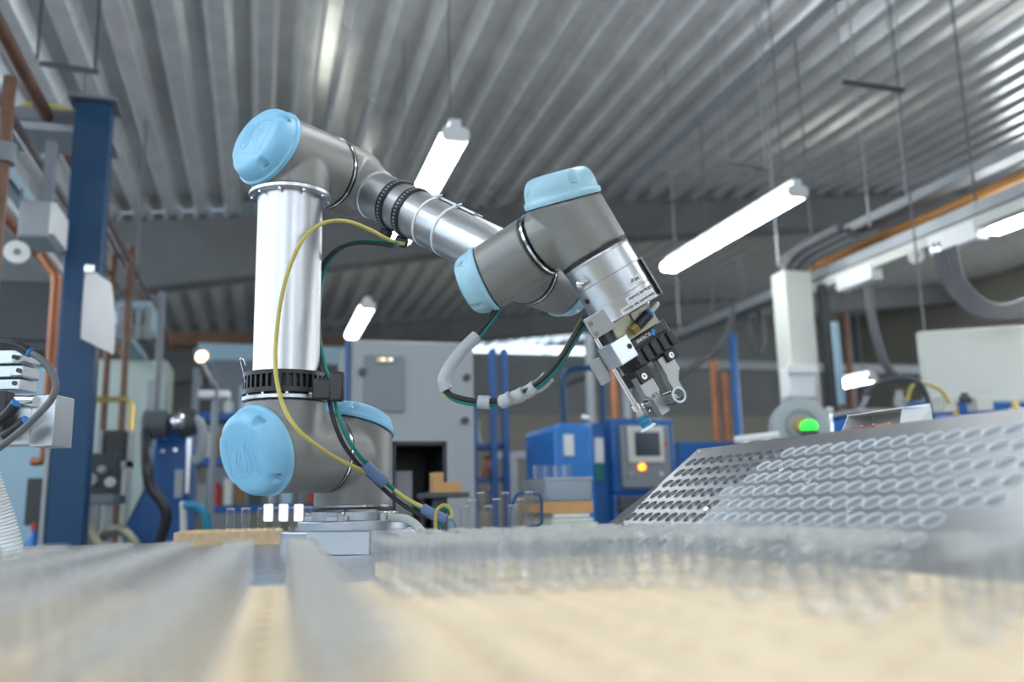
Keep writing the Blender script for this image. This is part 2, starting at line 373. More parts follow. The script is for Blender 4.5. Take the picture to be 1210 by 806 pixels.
# same row of lamps, behind and above the camera
for y in (-2.6, 0.35): tube_lamp(0.745, y, y+1.45, 2.5, 'strip lamp of the middle row, above and behind the camera')
for y in (-2.6, 0.60): tube_lamp(2.555, y, y+1.45, 2.5, 'strip lamp of the right row, above and behind the camera')
for y in (-2.6, 0.60): tube_lamp(-1.4, y, y+1.45, 2.6, 'strip lamp of the left row, above and behind the camera')
tube_lamp(-2.1, 5.2, 6.6, 2.6, 'strip lamp of the left row, hidden behind the pipes')

# ================================================================== WORKBENCH WITH T-SLOT TOP
TZ = 0.938
RA = math.radians(1.5)
def rk(x, y, z): return V((x*math.cos(RA)+y*math.sin(RA), -x*math.sin(RA)+y*math.cos(RA), z))
RX, RY, RZ = V((math.cos(RA), -math.sin(RA), 0)), V((math.sin(RA), math.cos(RA), 0)), V((0, 0, 1))
RAX = (RX, RY, RZ)
bench = thing('workbench', 'aluminium workbench with a slotted profile top under the robot', 'workbench', (0.1, 1.0, 0))
y = 0.02; k = 0
while y < 2.0:
    mb = MB(); wd = 0.08
    c = rk(0.0, y+wd/2, 0)
    prof = [(0, 0), (0, -0.04), (wd-0.001, -0.04), (wd-0.001, 0), (wd*0.80, 0), (wd*0.80, -0.006), (wd*0.70, -0.006), (wd*0.70, 0), (wd*0.30, 0), (wd*0.30, -0.006), (wd*0.20, -0.006), (wd*0.20, 0)]
    mb.prism([rk(-0.95, y+a, TZ+b) for a, b in prof], RX*1.65); part('profile_plank', mb, M_ALU, bench, 0.0008, smooth=False)
    y += wd
for sx, sy in ((-0.9, 0.08), (0.62, 0.08), (-0.9, 1.9), (0.62, 1.9)):
    part('leg', MB().box(rk(sx, sy, (TZ-0.04)/2), (0.06, 0.06, TZ-0.04), RAX), M_ALU, bench, 0.003)
part('cross_rail', MB().box(rk(-0.14, 0.08, 0.5), (1.46, 0.04, 0.06), RAX).box(rk(-0.14, 1.9, 0.5), (1.46, 0.04, 0.06), RAX), M_ALU, bench)

# ================================================================== PERFORATED BOARDS
def perforated(o, U, W, nu, nw, pu, pw, r, th, ru=None, n=16, skip=None, margins=(0, 0, 0, 0), seg_wall=True):
    """plate with nu x nw through holes; o = corner, U,W in-plane unit axes; thickness th below"""
    mb = MB(); Nn = U.cross(W).normalized(); down = -Nn*th
    for i in range(nu):
        for j in range(nw):
            c = o+U*(margins[0]+(i+0.5)*pu)+W*(margins[2]+(j+0.5)*pw)
            if skip and skip(i, j):
                mb.add([c-U*(pu/2)-W*(pw/2), c+U*(pu/2)-W*(pw/2), c+U*(pu/2)+W*(pw/2), c-U*(pu/2)+W*(pw/2)], [(0, 1, 2, 3)]); continue
            c = o+U*(margins[0]+(i+0.5)*pu)+W*(margins[2]+(j+0.5)*pw)
            sq = []; ci = []
            for k in range(n):
                a = 2*math.pi*(k+0.5)/n; ca, sa = math.cos(a), math.sin(a); m = max(abs(ca), abs(sa))
                sq.append(c+U*(ca/m*pu/2)+W*(sa/m*pw/2)); ci.append(c+U*(ca*(ru or r))+W*(sa*r))
            # snap to the square's corners
            for k in range(n):
                a = 2*math.pi*(k+0.5)/n
                d = (abs(math.cos(a))-abs(math.sin(a)))
                if abs(abs(a % (math.pi/2)-math.pi/4)) < math.pi/n+1e-6 and abs(d) < 0.3:
                    pass
            fs = []
            corners = [c+U*(pu/2)+W*(pw/2), c-U*(pu/2)+W*(pw/2), c-U*(pu/2)-W*(pw/2), c+U*(pu/2)-W*(pw/2)]
            vs = sq+ci+[p+down for p in ci]+corners
            for k in range(n):
                k2 = (k+1) % n; q = k*4//n
                a1 = (k+0.5)*360/n; a2 = (k+1.5)*360/n
                cr = None
                for qi, ang in enumerate((45, 135, 225, 315)):
                    if a1 < ang-1e-6 and a2 > ang+1e-6: cr = 3*n+qi
                fs.append((k, cr, k2, n+k2, n+k) if cr is not None else (k, k2, n+k2, n+k))
                fs.append((n+k, n+k2, 2*n+k2, 2*n+k))
            mb.add(vs, fs)
    # rim strips and skirt
    a0, a1, b0, b1 = margins; Lu = a0+nu*pu+a1; Lw = b0+nw*pw+b1
    def strip(u0, u1, w0, w1):
        if u1-u0 > 1e-6 and w1-w0 > 1e-6:
            mb.add([o+U*u0+W*w0, o+U*u1+W*w0, o+U*u1+W*w1, o+U*u0+W*w1], [(0, 1, 2, 3)])
    strip(0, a0, 0, Lw); strip(Lu-a1, Lu, 0, Lw); strip(a0, Lu-a1, 0, b0); strip(a0, Lu-a1, Lw-b1, Lw)
    P = [o, o+U*Lu, o+U*Lu+W*Lw, o+W*Lw]
    mb.add(P+[p+down for p in P], [(0, 1, 5, 4), (1, 2, 6, 5), (2, 3, 7, 6), (3, 0, 4, 7)])
    return mb, Lu, Lw, down
WZ = 0.952                                   # top of the wooden tray board
PU, PW = 0.01765, 0.0299                     # hole pitch across, along
tray = thing('tube_tray', 'large pale wooden tray board with rows of small holes in the foreground', 'tray', rk(0, 0.3, TZ))
NU, NW = 56, 17
UX0 = -0.0067-PU*33.5
mb, Lu, Lw, dn = perforated(rk(UX0, 0.612-NW*PW-0.008, WZ), RX, RY, NU, NW, PU, PW, 0.0050, 0.012, n=8, skip=lambda i, j: (i-33) % 2 == 1, margins=(0, 0, 0, 0.008))
part('board', mb, M_WOOD, tray, smooth=False)
part('base_board', MB().box(rk(UX0+Lu/2, 0.612-Lw/2, TZ+0.0010), (Lu, Lw, 0.002), RAX), M_RUST, tray)  # dark brown stands in for the shade inside the board's holes
# ================================================================== CLEAR TUBES
def tube_mesh(r, h, n=20):
    mb = MB(); t = 0.0011
    prof = [(0.0, r*0.55), (0.0012, r*0.86), (0.004, r*0.99), (0.006, r), (h-0.0022, r), (h-0.0018, r+0.0005), (h-0.0004, r+0.0005), (h, r), (h, r-t), (h-0.0022, r-t), (h-0.0026, r-0.0002)]
    mb.lathe((0, 0, 0), (0, 0, 1), prof, n, True, False); me = mb.mesh('sample_tube'); me.materials.append(M_CLEAR); me.materials.append(M_TRIM)
    for p in me.polygons:
        if p.center.z > h-0.0024: p.material_index = 1
    return me
TUBE_ME = tube_mesh(0.0080, 0.0300)
TUBE_TALL = tube_mesh(0.0085, 0.046)
def stand_tube(p, me, label, group, tilt=0.0):
    o = bpy.data.objects.new('sample_tube', me); COL.objects.link(o); o.location = p
    o.rotation_euler = (random.uniform(-tilt, tilt), random.uniform(-tilt, tilt), random.uniform(0, 6.28))
    return tag(o, label, 'tube', group)
def colx(k): return -0.0067+PU*k
def rowy(j): return 0.612-0.008-PW*(j+0.5)
cnt = 0
ROWN = ['row just right of the empty strip of holes', 'first row left of the empty strip of holes', 'second row left of the empty strip', 'third row left of the empty strip', 'fourth row left of the empty strip', 'fifth row left of the empty strip', 'sixth row left of the empty strip', 'leftmost row of the wooden tray']
for kn, k in enumerate((1.0, -1.0, -3, -5, -7, -9, -11, -13)):
    for j in range(16):
        p = rk(colx(k)+0.0, rowy(j), WZ)
        if p.y < 0.10: continue
        stand_tube(p, TUBE_ME, 'clear tube in the '+ROWN[kn], 'clear tubes, '+ROWN[kn])
for k in range(4, 13):
    for j in range(0, 4):
        if random.random() < 0.06: continue
        stand_tube(rk(colx(k), rowy(j)+random.uniform(-.002, .002), WZ), TUBE_ME, 'clear tube packed at the far edge of the wooden tray', 'clear tubes at the far edge', 0.02)
for k in (13, 14, 15, 16, 17, 18, 19, 20):
    for j in range(0, 12):
        if k % 2 == 0 and j > 4: continue
        if random.random() < 0.10: continue
        stand_tube(rk(colx(k), rowy(j)+random.uniform(-.002, .002), WZ), TUBE_ME, 'clear tube on the right of the wooden tray below the slanted plate', 'clear tubes on the right', 0.02)
# second, lower wooden tray behind with tubes that catch the light
tray2 = thing('tube_tray', 'narrow wooden tray of glinting tubes right of the robot base', 'tray', rk(0.22, 0.78, TZ))
part('board', MB().box(rk(0.235, 0.755, TZ+0.006), (0.30, 0.20, 0.012), RAX), M_WOOD, tray2, 0.001)
for i in range(10):
    for j in range(4):
        stand_tube(rk(0.10+i*0.029, 0.685+j*0.046, TZ+0.012), TUBE_ME, 'clear tube glinting on the narrow tray behind the wooden tray', 'glinting tubes on the narrow tray', 0.02)
# ================================================================== SLANTED PLATE WITH TUBES
th_u = math.radians(-2.78)
SU = V((math.sin(th_u), math.cos(th_u), 0)); SN = V((SU.y, -SU.x, 0))
al = math.radians(36.9); SD = -(SN*math.cos(al)+V((0, 0, 1))*math.sin(al))      # down the slope
S0 = V((0.5217, 1.0184, 1.0476)); Q, SQ = 0.02, 0.0215
rack = thing('slanted_tube_rack', 'slanted grey metal plate with rows of round holes for tubes', 'rack', V((0.45, 0.75, TZ)))
nR, nC = 10, 30
first_tube = [10, 9, 9, 8, 9, 9, 9, 8, 8, 8]
last_tube = [29, 29, 29, 28, 26, 24, 24, 24, 24, 24]
oc = S0-SD*0.030+SU*0.022+SU*0.0
mbp, Lu_, Lw_, dn_ = perforated(oc, SD, -SU, nR, nC, SQ, Q, 0.0094, 0.003, ru=0.0080, n=24, skip=lambda i, j: j > last_tube[i] or i > 7, margins=(0.030-SQ/2, 0.0, 0.022-Q/2, 0.09))
part('perforated_plate', mbp, M_PLATE, rack, smooth=False)
NRM = SD.cross(-SU).normalized()
if NRM.z < 0: NRM = -NRM
# back panel and side cheek under the plate
cb = [oc, oc+SD*Lw_*0+SD*Lu_, ]
top0 = oc; bot0 = oc+SD*Lu_; 
mbs = MB(); mbs.prism([top0-V((0, 0, .004)), bot0-V((0, 0, .004)), V((bot0.x, bot0.y, TZ)), V((top0.x, top0.y, TZ))], SU*0.003); part('side_cheek', mbs, M_PLATE, rack, smooth=False)
e1 = -SU*(Lw_-0.003)
mbs = MB(); mbs.prism([p+e1 for p in (top0-V((0, 0, .004)), bot0-V((0, 0, .004)), V((bot0.x, bot0.y, TZ)), V((top0.x, top0.y, TZ)))], SU*0.003); part('side_cheek', mbs, M_PLATE, rack, smooth=False)
mbs = MB(); mbs.prism([top0-V((0, 0, .003)), V((top0.x, top0.y, TZ)), V((top0.x, top0.y, TZ))-SU*Lw_, top0-V((0, 0, .003))-SU*Lw_], SN*0.003); part('back_panel', mbs, M_PLATE, rack, smooth=False)
# hole liners under the empty holes (short guide sleeves)
sl = MB(); sl.lathe((0, 0, 0), (0, 0, -1), [(0.0002, 0.0092), (0.009, 0.0092), (0.0095, 0.0088), (0.007, 0.0080), (0.0065, 0.0060)], 20, False, True)
SLE = sl.mesh('guide_sleeve'); SLE.materials.append(M_ALU)
tm = MB(); tm.lathe((0, 0, 0), (0, 0, 1), [(-0.012, 0.0090), (-0.001, 0.0090), (0.0, 0.0093), (0.0004, 0.0093), (0.0007, 0.0090), (0.0006, 0.0086), (-0.0002, 0.0084), (-0.012, 0.0084)], 28, False, False)
PT_RIM = tm.mesh('rim'); PT_RIM.materials.append(M_RIM)
tm = MB(); tm.lathe((0, 0, 0), (0, 0, 1), [(-0.0024, 0.0084), (-0.0010, 0.0084), (-0.0007, 0.0078), (-0.0005, 0.0060)], 24)
PT_END = tm.mesh('end_disc'); PT_END.materials.append(M_DISC)
_sx = SU; _sy = NRM.cross(SU)
QROT = Matrix(((_sx.x, _sy.x, NRM.x), (_sx.y, _sy.y, NRM.y), (_sx.z, _sy.z, NRM.z))).to_euler()
ESC = (1.02, 0.86, 1.0)
for j in range(nR):
    for i in range(nC):
        p = S0-SU*(Q*i)+SD*(SQ*j)
        if i < first_tube[j]:
            if j < 8:
                o = bpy.data.objects.new('guide_sleeve', SLE); COL.objects.link(o); o.parent = rack; o.location = p-ORG[rack.name]; o.rotation_euler = QROT; o.scale = ESC
        elif i <= last_tube[j] and j < 8:
            o = bpy.data.objects.new('inserted_tube', None); COL.objects.link(o); o.location = p; o.rotation_euler = QROT; o.scale = ESC; o.empty_display_size = 0.005
            rn = ['top', 'second', 'third', 'fourth', 'fifth', 'sixth', 'seventh', 'lowest'][j]
            tag(o, 'frosted tube in the %s row of holes of the slanted plate' % rn, 'tube', 'tubes in the %s row of the slanted plate' % rn)
            for nm, me in (('rim', PT_RIM), ('end_disc', PT_END)):
                c = bpy.data.objects.new(nm, me); COL.objects.link(c); c.parent = o
# screws on the plate
for i, j in ((11.2, 1.55), (14.5, 2.6), (8.0, 4.45), (17.4, 1.5), (19.2, 4.5), (-0.35, -0.9), (24.5, 3.4)):
    p = S0-SU*(Q*i)+SD*(SQ*j); part('screw', MB().lathe(p, NRM, [(0, 0.0028), (0.0016, 0.0028), (0.0022, 0.002)], 12), M_STEEL, rack)
# control box standing behind the plate's top edge
pb = Pd(1040, 508, 1.02)
cbx = thing('terminal_box', 'small open metal box with orange terminals above the slanted plate', 'box', pb)
U2, N2, Z2 = SU, SN, V((0, 0, 1))
def q4(a, b, c): return pb+(-SU)*a+SN*b+V((0, 0, c))
L_, D_, H_ = 0.105, 0.05, 0.026
mb = MB()
mb.prism([q4(-L_/2, -D_/2, -0.02), q4(-L_/2, D_/2, -0.02), q4(-L_/2+0.012, D_/2, H_-0.006), q4(-L_/2+0.012, D_/2-0.035, H_-0.006)], (-SU)*0.0015)
mb.prism([q4(L_/2, -D_/2, -0.02), q4(L_/2, D_/2, -0.02), q4(L_/2, D_/2, H_-0.006), q4(L_/2-0.004, D_/2-0.035, H_-0.006)], (-SU)*0.0015)
mb.box(q4(0, D_/2, 0), (L_, 0.0015, 0.05), (-SU, SN, V((0, 0, 1)))); mb.box(q4(0, 0, -0.02), (L_, D_, 0.0015), (-SU, SN, V((0, 0, 1))))
mb.box(q4(0.006, D_/2-0.018, H_-0.006), (L_-0.012, 0.037, 0.0015), (-SU, SN, V((0, 0, 1))))
part('casing', mb, M_WHITE, cbx, smooth=False)
for t, wd, m_ in ((-0.022, 0.018, M_ORED), (-0.002, 0.014, M_ORED), (0.022, 0.026, M_CARD)):
    tb = part('terminal', MB().box(q4(t, -0.004, -0.004), (wd, 0.02, 0.018), (-SU, SN, V((0, 0, 1)))), m_, cbx, 0.0008)
    part('terminal_screw', MB().lathe(q4(t, -0.006, 0.0045), (0, 0, 1), [(0, .0028), (.002, .0028), (.003, .002)], 12), M_STEEL, tb)
part('support_post', MB().box(V((pb.x, pb.y, (pb.z-0.02+TZ)/2))+SN*0.012, (0.05, 0.012, pb.z-0.021-TZ), (-SU, SN, V((0, 0, 1)))), M_ALU, cbx)
part('terminal_strip', MB().box(q4(-0.042, -0.006, -0.006), (0.022, 0.02, 0.014), (-SU, SN, V((0, 0, 1)))), M_LGREY, cbx, 0.0008)

# ================================================================== ROBOT ARM
ZU = V((0, 0, 1))
S = Pd(336, 533, 1.22)
bdir = V((-0.76, -0.649, 0)).normalized(); hdir = V((-bdir.y, bdir.x, 0))
if hdir.dot(RT) < 0: hdir = -hdir
A = S-bdir*0.136
Ec = S+ZU*0.425
Dj = Ec-bdir*0.12
be = math.radians(31.2); fdir = hdir*math.cos(be)-ZU*math.sin(be)
Wc = Dj+fdir*0.418
E1 = Wc+bdir*0.093
ga = math.radians(20.5); edir = hdir*math.cos(ga)+ZU*math.sin(ga)
Fc = E1+edir*0.1025
tdir = RT*0.5-UP*0.866; tdir = (tdir-edir*tdir.dot(edir)).normalized()
robot = thing('robot_arm', 'grey six-axis robot arm with light blue round joint lids on the bench', 'robot arm', V((A.x, A.y, TZ)))
TAU = math.radians(17)
def lid_frame(c, a, l, r, La):
    n = (a-l*math.tan(TAU)).normalized(); p = c+a*La
    x = (l-n*l.dot(n)).normalized(); y = n.cross(x); return p, n, x, y, r/math.cos(TAU), r
def housing(name, c, a, l, r, La, Lb, Ll, rl, m=M_HOUSE, vox=0.0022, extra=None):
    """barrel along a (oblique lid end) with a side branch along l"""
    mb = MB(); n = 48; fx, fy, fz = frame(a)
    nn = (a-l*math.tan(TAU)).normalized(); pl = c+a*La
    rings = []
    for t in (-Lb, -Lb*0.5, 0): rings.append([c+fz*t+(fx*math.cos(q)+fy*math.sin(q))*r for q in [2*math.pi*k/n for k in range(n)]])
    top = []
    for k in range(n):
        q = 2*math.pi*k/n; base = c+(fx*math.cos(q)+fy*math.sin(q))*r
        t = (pl-base).dot(nn)/fz.dot(nn); top.append(base+fz*t)
    rings[2] = [(rings[1][k]+top[k])*0.5 for k in range(n)]; rings.append(top)
    vs = [p for rg in rings for p in rg]; fs = []
    for i in range(3):
        for k in range(n): fs.append((i*n+k, i*n+(k+1) % n, (i+1)*n+(k+1) % n, (i+1)*n+k))
    fs += [tuple(range(n))[::-1], tuple(3*n+k for k in range(n))]
    mb.add(vs, fs)
    mb.lathe(c, l, [(0, rl*0.98), (Ll*0.5, rl), (Ll, rl)], n)
    if extra: extra(mb)
    o = part(name, mb, m, robot)
    rm = o.modifiers.new('remesh', 'REMESH'); rm.mode = 'VOXEL'; rm.voxel_size = vox; rm.use_smooth_shade = True
    sm = o.modifiers.new('smooth', 'SMOOTH'); sm.factor = 0.5; sm.iterations = 7
    return o
PROF = [(0, 0.97), (0, 1.03), (0.10, 1.045), (0.19, 1.035), (0.22, 1.0), (0.26, 0.985), (0.5, 0.965), (0.70, 0.925), (0.85, 0.86), (0.95, 0.77), (0.99, 0.66), (1.0, 0.5), (1.015, 0.25), (1.02, 0.0)]
def prof_t(s):
    P = PROF[5:]
    for (t0, s0), (t1, s1) in zip(P, P[1:]):
        if s1 <= s <= s0: return t0+(t1-t0)*(s0-s)/(s0-s1)
    return 0.0
LOGO = [[(0, 0), (0, .98)], [(0, 0), (1, 0)], [(1, .10), (1, 1)], [(1, 1), (.53, 1)],
        [(.10, .89), (.10, .60), (.10, .28), (.14, .18), (.24, .13), (.33, .18), (.38, .28), (.38, .50), (.38, .70), (.42, .81), (.53, .87), (.66, .84), (.73, .72), (.73, .58), (.66, .42)],
        [(.66, .42), (1, .12)],
        [(.21, .89), (.21, .60), (.21, .33), (.245, .28), (.28, .33), (.28, .60), (.28, .74), (.33, .88), (.43, .96)],
        [(.50, .72), (.53, .76), (.60, .74), (.62, .66), (.60, .58), (.52, .46), (.54, .40)], [(.54, .40), (.90, .07)]]
def lid(c, a, l, r, La, h, m, logo_up=None, notch0=45.0, nsc=4, seg=192, mirror=1):
    p, n, x, y, rx, ry = lid_frame(c, a, l, r, La)
    mb = MB(); vs = []; fs = []; NA = [math.radians(notch0+360*k/nsc) for k in range(nsc)]
    prof = []
    for (t0, s0), (t1, s1) in zip(PROF, PROF[1:]):
        for k in range(2 if s0 < 0.99 else 1): prof.append((t0+(t1-t0)*k/2, s0+(s1-s0)*k/2) if s0 < 0.99 else (t0, s0))
    prof.append((1.02, 0.001)); m_ = len(prof)
    for t, s in prof:
        for k in range(seg):
            q = 2*math.pi*k/seg; tt = t
            for na in NA:
                d = (q-na+math.pi) % (2*math.pi)-math.pi
                rr = math.hypot(d/0.125, (s-0.93)/0.105)
                if rr < 1.15 and t > 0.3: tt = min(tt, 0.46 if rr < 0.85 else 0.46+(rr-0.85)/0.3*(t-0.46))
            vs.append(p+n*(tt*h)+x*(rx*s*math.cos(q))+y*(ry*s*math.sin(q)))
    for i in range(m_-1):
        for k in range(seg): fs.append((i*seg+k, i*seg+(k+1) % seg, (i+1)*seg+(k+1) % seg, (i+1)*seg+k))
    fs.append(tuple((m_-1)*seg+k for k in range(seg)))
    o = part('lid', mb.add(vs, fs), m, robot, angle=50)
    for na in NA:
        sp = p+n*(0.44*h)+x*(rx*0.90*math.cos(na))+y*(ry*0.90*math.sin(na))
        part('screw', MB().lathe(sp, n, [(0, 0.0030), (0.0025, 0.0030), (0.0025, 0.0016), (0.001, 0.0016)], 12), M_STEEL, o)
    if logo_up is not None:
        uy = (logo_up-n*logo_up.dot(n)).normalized(); ux = uy.cross(n); sz = r*0.98; mbl = MB()
        for pl in LOGO:
            pts = []
            for (lx, ly) in pl:
                d = ux*((lx-0.5)*sz)+uy*((ly-0.5)*sz); s = math.hypot(d.dot(x)/rx, d.dot(y)/ry)
                pts.append(p+d+n*(prof_t(s)*h+0.0002))
            mbl.sweep(pts, 0.00055, 6, 5 if len(pl) > 2 else 1)
        part('logo', mbl, m, o)
    return o
def joint_ring(p, a, r, t=0.0):
    part('joint_seal', MB().ring(p, a, r*0.9, r*1.012, -0.0032+t, 0.0002+t), M_BLACK, robot)
    part('joint_ring', MB().ring(p, a, r*0.9, r*1.018, 0.0002+t, 0.0030+t), M_STEEL, robot)
RB = 0.0575
# base
bz = V((A.x, A.y, 0))
AXH = (bdir, hdir, ZU)
base = MB(); base.lathe(V((A.x, A.y, TZ)), ZU, [(0, 0.104), (0.030, 0.104), (0.0315, 0.1025)], 64)
part('base_block', base, M_BASE, robot, 0.001)
fl = MB(); fl.lathe(V((A.x, A.y, TZ+0.0315)), ZU, [(0, 0.080), (0.012, 0.080), (0.013, 0.079)], 64)
fl.lathe(V((A.x, A.y, TZ+0.0445)), ZU, [(0, 0.060), (0.013, 0.060)], 64)
for k in range(4):
    q = math.radians(45+90*k+20); fl.box(V((A.x+0.055*math.cos(q), A.y+0.055*math.sin(q), TZ+0.048)), (0.03, 0.03, 0.007), (V((math.cos(q), math.sin(q), 0)), V((-math.sin(q), math.cos(q), 0)), ZU))
bf = part('base_flange', fl, M_BASE, robot, 0.0008)
for q in (20, 160, 250, 305):
    q = math.radians(q); part('bolt', MB().lathe(V((A.x+0.0665*math.cos(q), A.y+0.0665*math.sin(q), TZ+0.0445)), ZU, [(0, 0.0068), (0.011, 0.0068), (0.012, 0.006), (0.012, 0.0035), (0.008, 0.0035)], 20), M_STEEL, bf)
part('base_plate_front', MB().box(V((A.x, A.y, TZ+0.016))-V((0.06, 0.08, 0)).normalized()*0.098+V((0.03, -0.022, 0)), (0.085, 0.02, 0.031), (RT, RT.cross(ZU), ZU)), M_BASE, robot, 0.001)
joint_ring(A-ZU*0.078, ZU, RB)
housing('shoulder_housing', A, ZU, bdir, RB, 0.038, 0.077, 0.060, RB*0.985)
lid(A, ZU, bdir, RB, 0.0385, 0.028, M_LID, None, 37)
joint_ring(A+bdir*0.0605, bdir, RB*0.985)
housing('upper_arm_housing', S, bdir, ZU, RB, 0.038, 0.072, 0.066, RB*0.96)
lid(S, bdir, ZU, RB, 0.0385, 0.034, M_LID, -ZU, 52)
# flanges and upper arm tube
def flange(p, ax, r, nb=10, ph=0.0):
    o = part('tube_flange', MB().lathe(p, ax, [(-0.003, r*0.97), (-0.0022, r), (0.0022, r), (0.003, r*0.97)], 56), M_ALU, robot)
    for k in range(nb):
        q = 2*math.pi*(k+ph)/nb; fx, fy, fz = frame(ax)
        part('bolt', MB().lathe(p+(fx*math.cos(q)+fy*math.sin(q))*(r*0.895), ax, [(0.002, 0.0029), (0.0062, 0.0029), (0.0068, 0.0024), (0.0068, 0.0014), (0.004, 0.0014)], 12), M_STEEL, o)
RT_T = 0.0455
flange(S+ZU*0.070, ZU, 0.0585)
flange(Ec-ZU*0.060, -ZU, 0.0585, 10, 0.5)
part('upper_arm_tube', MB().lathe(S+ZU*0.07, ZU, [(0, RT_T*1.0), (0.004, RT_T+0.003), (0.012, RT_T), (0.425-0.13-0.012, RT_T), (0.425-0.13-0.003, RT_T+0.001), (0.425-0.13, RT_T+0.001)], 72), M_TUBE, robot)
housing('elbow_housing', Ec, bdir, -ZU, RB*0.97, 0.038, 0.072, 0.057, RB*0.955)
lid(Ec, bdir, -ZU, RB*0.97, 0.0385, 0.032, M_LID, ZU*0.94+hdir*0.25, 30)
joint_ring(Ec-bdir*0.0765, bdir, RB*0.965)
def dextra(mb):
    mb.lathe(Dj, fdir, [(0, 0.050), (0.03, 0.048), (0.055, 0.0405), (0.066, 0.0385)], 48)
housing('forearm_elbow', Dj, -bdir, fdir, RB*0.95, 0.012, 0.041, 0.03, 0.049, extra=dextra)
part('elbow_bolt', MB().lathe(Dj+bdir*0.030+fdir*0.050-ZU*0.012, bdir, [(0, .0035), (.004, .0035)], 12), M_STEEL, robot)
RF = 0.0365
FT0 = Dj+fdir*0.064; FTL = 0.418-0.064-0.045
part('forearm_tube', MB().lathe(FT0, fdir, [(0, RF), (0.0, RF+0.002), (0.003, RF+0.002), (0.004, RF), (FTL, RF)], 64), M_TUBE, robot)
RW = 0.0405
housing('wrist_housing', Wc, -bdir, -fdir, RW, 0.036, 0.042, 0.050, RW*0.93)
lid(Wc, -bdir, -fdir, RW, 0.0365, 0.028, M_LIDP, None, 30)
joint_ring(Wc+bdir*0.044, bdir, RW*0.99)
housing('wrist_housing', E1, -edir, -bdir, RW, 0.032, 0.0465, 0.044, RW*0.985)
el = lid(E1, -edir, -bdir, RW, 0.0325, 0.032, M_LIDP, None, 20)
joint_ring(E1+edir*0.050, edir, RW*0.99, 0.0)
housing('wrist_housing', Fc, -tdir, -edir, RW*1.05, 0.028, 0.043, 0.047, RW*0.985)
lid(Fc, -tdir, -edir, RW*1.05, 0.0285, 0.034, M_LIDP, None, 45)
# forearm straps, ties and clip plate
def strap(t, r, label=None):
    p = FT0+fdir*t; o = part('perforated_strap', MB().ring(p, fdir, r, r+0.0022, -0.0065, 0.0065), M_BLKPL, robot)
    fx, fy, fz = frame(fdir); mb = MB()
    for k in range(44):
        q = 2*math.pi*k/44; rd = fx*math.cos(q)+fy*math.sin(q)
        mb.box(p+rd*(r+0.0021), (0.0022, 0.0014, 0.0036), (fz.cross(rd), rd, fz))
    part('strap_holes', mb, M_LGREY, o)
    und = (-ZU-fdir*(-ZU).dot(fdir)).normalized()
    part('strap_buckle', MB().box(p+und*(r+0.009), (0.018, 0.015, 0.014), (fdir, und, fdir.cross(und))), M_BLKPL, o, 0.003)
strap(0.052, RF); strap(0.088, RF)
upv = (ZU-fdir*ZU.dot(fdir)).normalized(); frv = fdir.cross(upv)
if frv.dot(FW) > 0: frv = -frv
for t in (0.128, 0.168):
    p = FT0+fdir*t; o = part('cable_tie', MB().ring(p, fdir, RF, RF+0.0012, -0.0018, 0.0018), M_WHITE, robot)
    hp = p+upv*(RF+0.003)*0.93+frv*0.012
    part('tie_head', MB().box(hp, (0.006, 0.007, 0.006), (fdir, frv, upv)).cyl(hp, hp+upv*0.006+fdir*0.008, 0.0015, n=8), M_WHITE, o, 0.0008)
part('clip_plate', MB().box(FT0+fdir*0.165+upv*(RF+0.0015), (0.075, 0.02, 0.003), (fdir, frv, upv)), M_ALU, robot, 0.0005)
# strap clamp around the foot of the upper arm tube
cp = S+ZU*0.070
mb = MB(); mb.ring(cp, ZU, RT_T+0.001, RT_T+0.0125, 0.006, 0.0125, 64); mb.ring(cp, ZU, RT_T+0.001, RT_T+0.0125, 0.030, 0.0355, 64)
mb.ring(cp, ZU, RT_T+0.0005, RT_T+0.006, 0.0125, 0.030, 64)
for k in range(40):
    q = 2*math.pi*k/40; rd = V((math.cos(q), math.sin(q), 0)); mb.box(cp+ZU*0.0213+rd*(RT_T+0.0085), (0.0078, 0.0035, 0.018), (rd, ZU.cross(rd), ZU))
cl = part('strap_clamp', mb, M_BLKPL, robot)
tail = Pd(398, 457, 1.19)
part('clamp_tail', MB().box(tail, (0.020, 0.012, 0.040), (RT, RT.cross(ZU), ZU)).box(tail-RT*0.018-ZU*0.003, (0.03, 0.007, 0.030), (RT, RT.cross(ZU), ZU)), M_BLKPL, cl, 0.004)
part('wire_clip', MB().sweep([Pd(294, 478, 1.21), Pd(291, 455, 1.205), Pd(285, 430, 1.20), Pd(284, 424, 1.20), Pd(287, 424, 1.20), Pd(290, 432, 1.20)], 0.0007, 6), M_STEEL, cl)

# ================================================================== GRIPPER
TX0 = (RT*0.866+UP*0.5); TX0 = (TX0-tdir*TX0.dot(tdir)).normalized(); TY0 = tdir.cross(TX0)
if TY0.dot(FW) > 0: TY0 = -TY0                     # towards the camera
TO = Fc+tdir*0.047
PH = math.radians(28)
TY = TY0*math.cos(PH)+TX0*math.sin(PH); TX = TX0*math.cos(PH)-TY0*math.sin(PH)
TA = (TX, TY, tdir); TA0 = (TX0, TY0, tdir)
def tp(x, y, z): return TO+TX*x+TY*y+tdir*z-TX0*0.017
def tp0(x, y, z): return TO+TX0*x+TY0*y+tdir*z
grip = thing('gripper', 'two-finger gripper tool with silver collar and black body on the robot wrist', 'gripper', TO)
part('seal_ring', MB().ring(TO, tdir, 0.02, 0.0420, -0.0045, 0.0), M_BLACK, grip)
part('collar', MB().lathe(TO, tdir, [(0, 0.0415), (0.001, 0.042), (0.003, 0.042), (0.0035, 0.0412), (0.027, 0.0412), (0.0275, 0.0406)], 64), M_TUBE, grip)
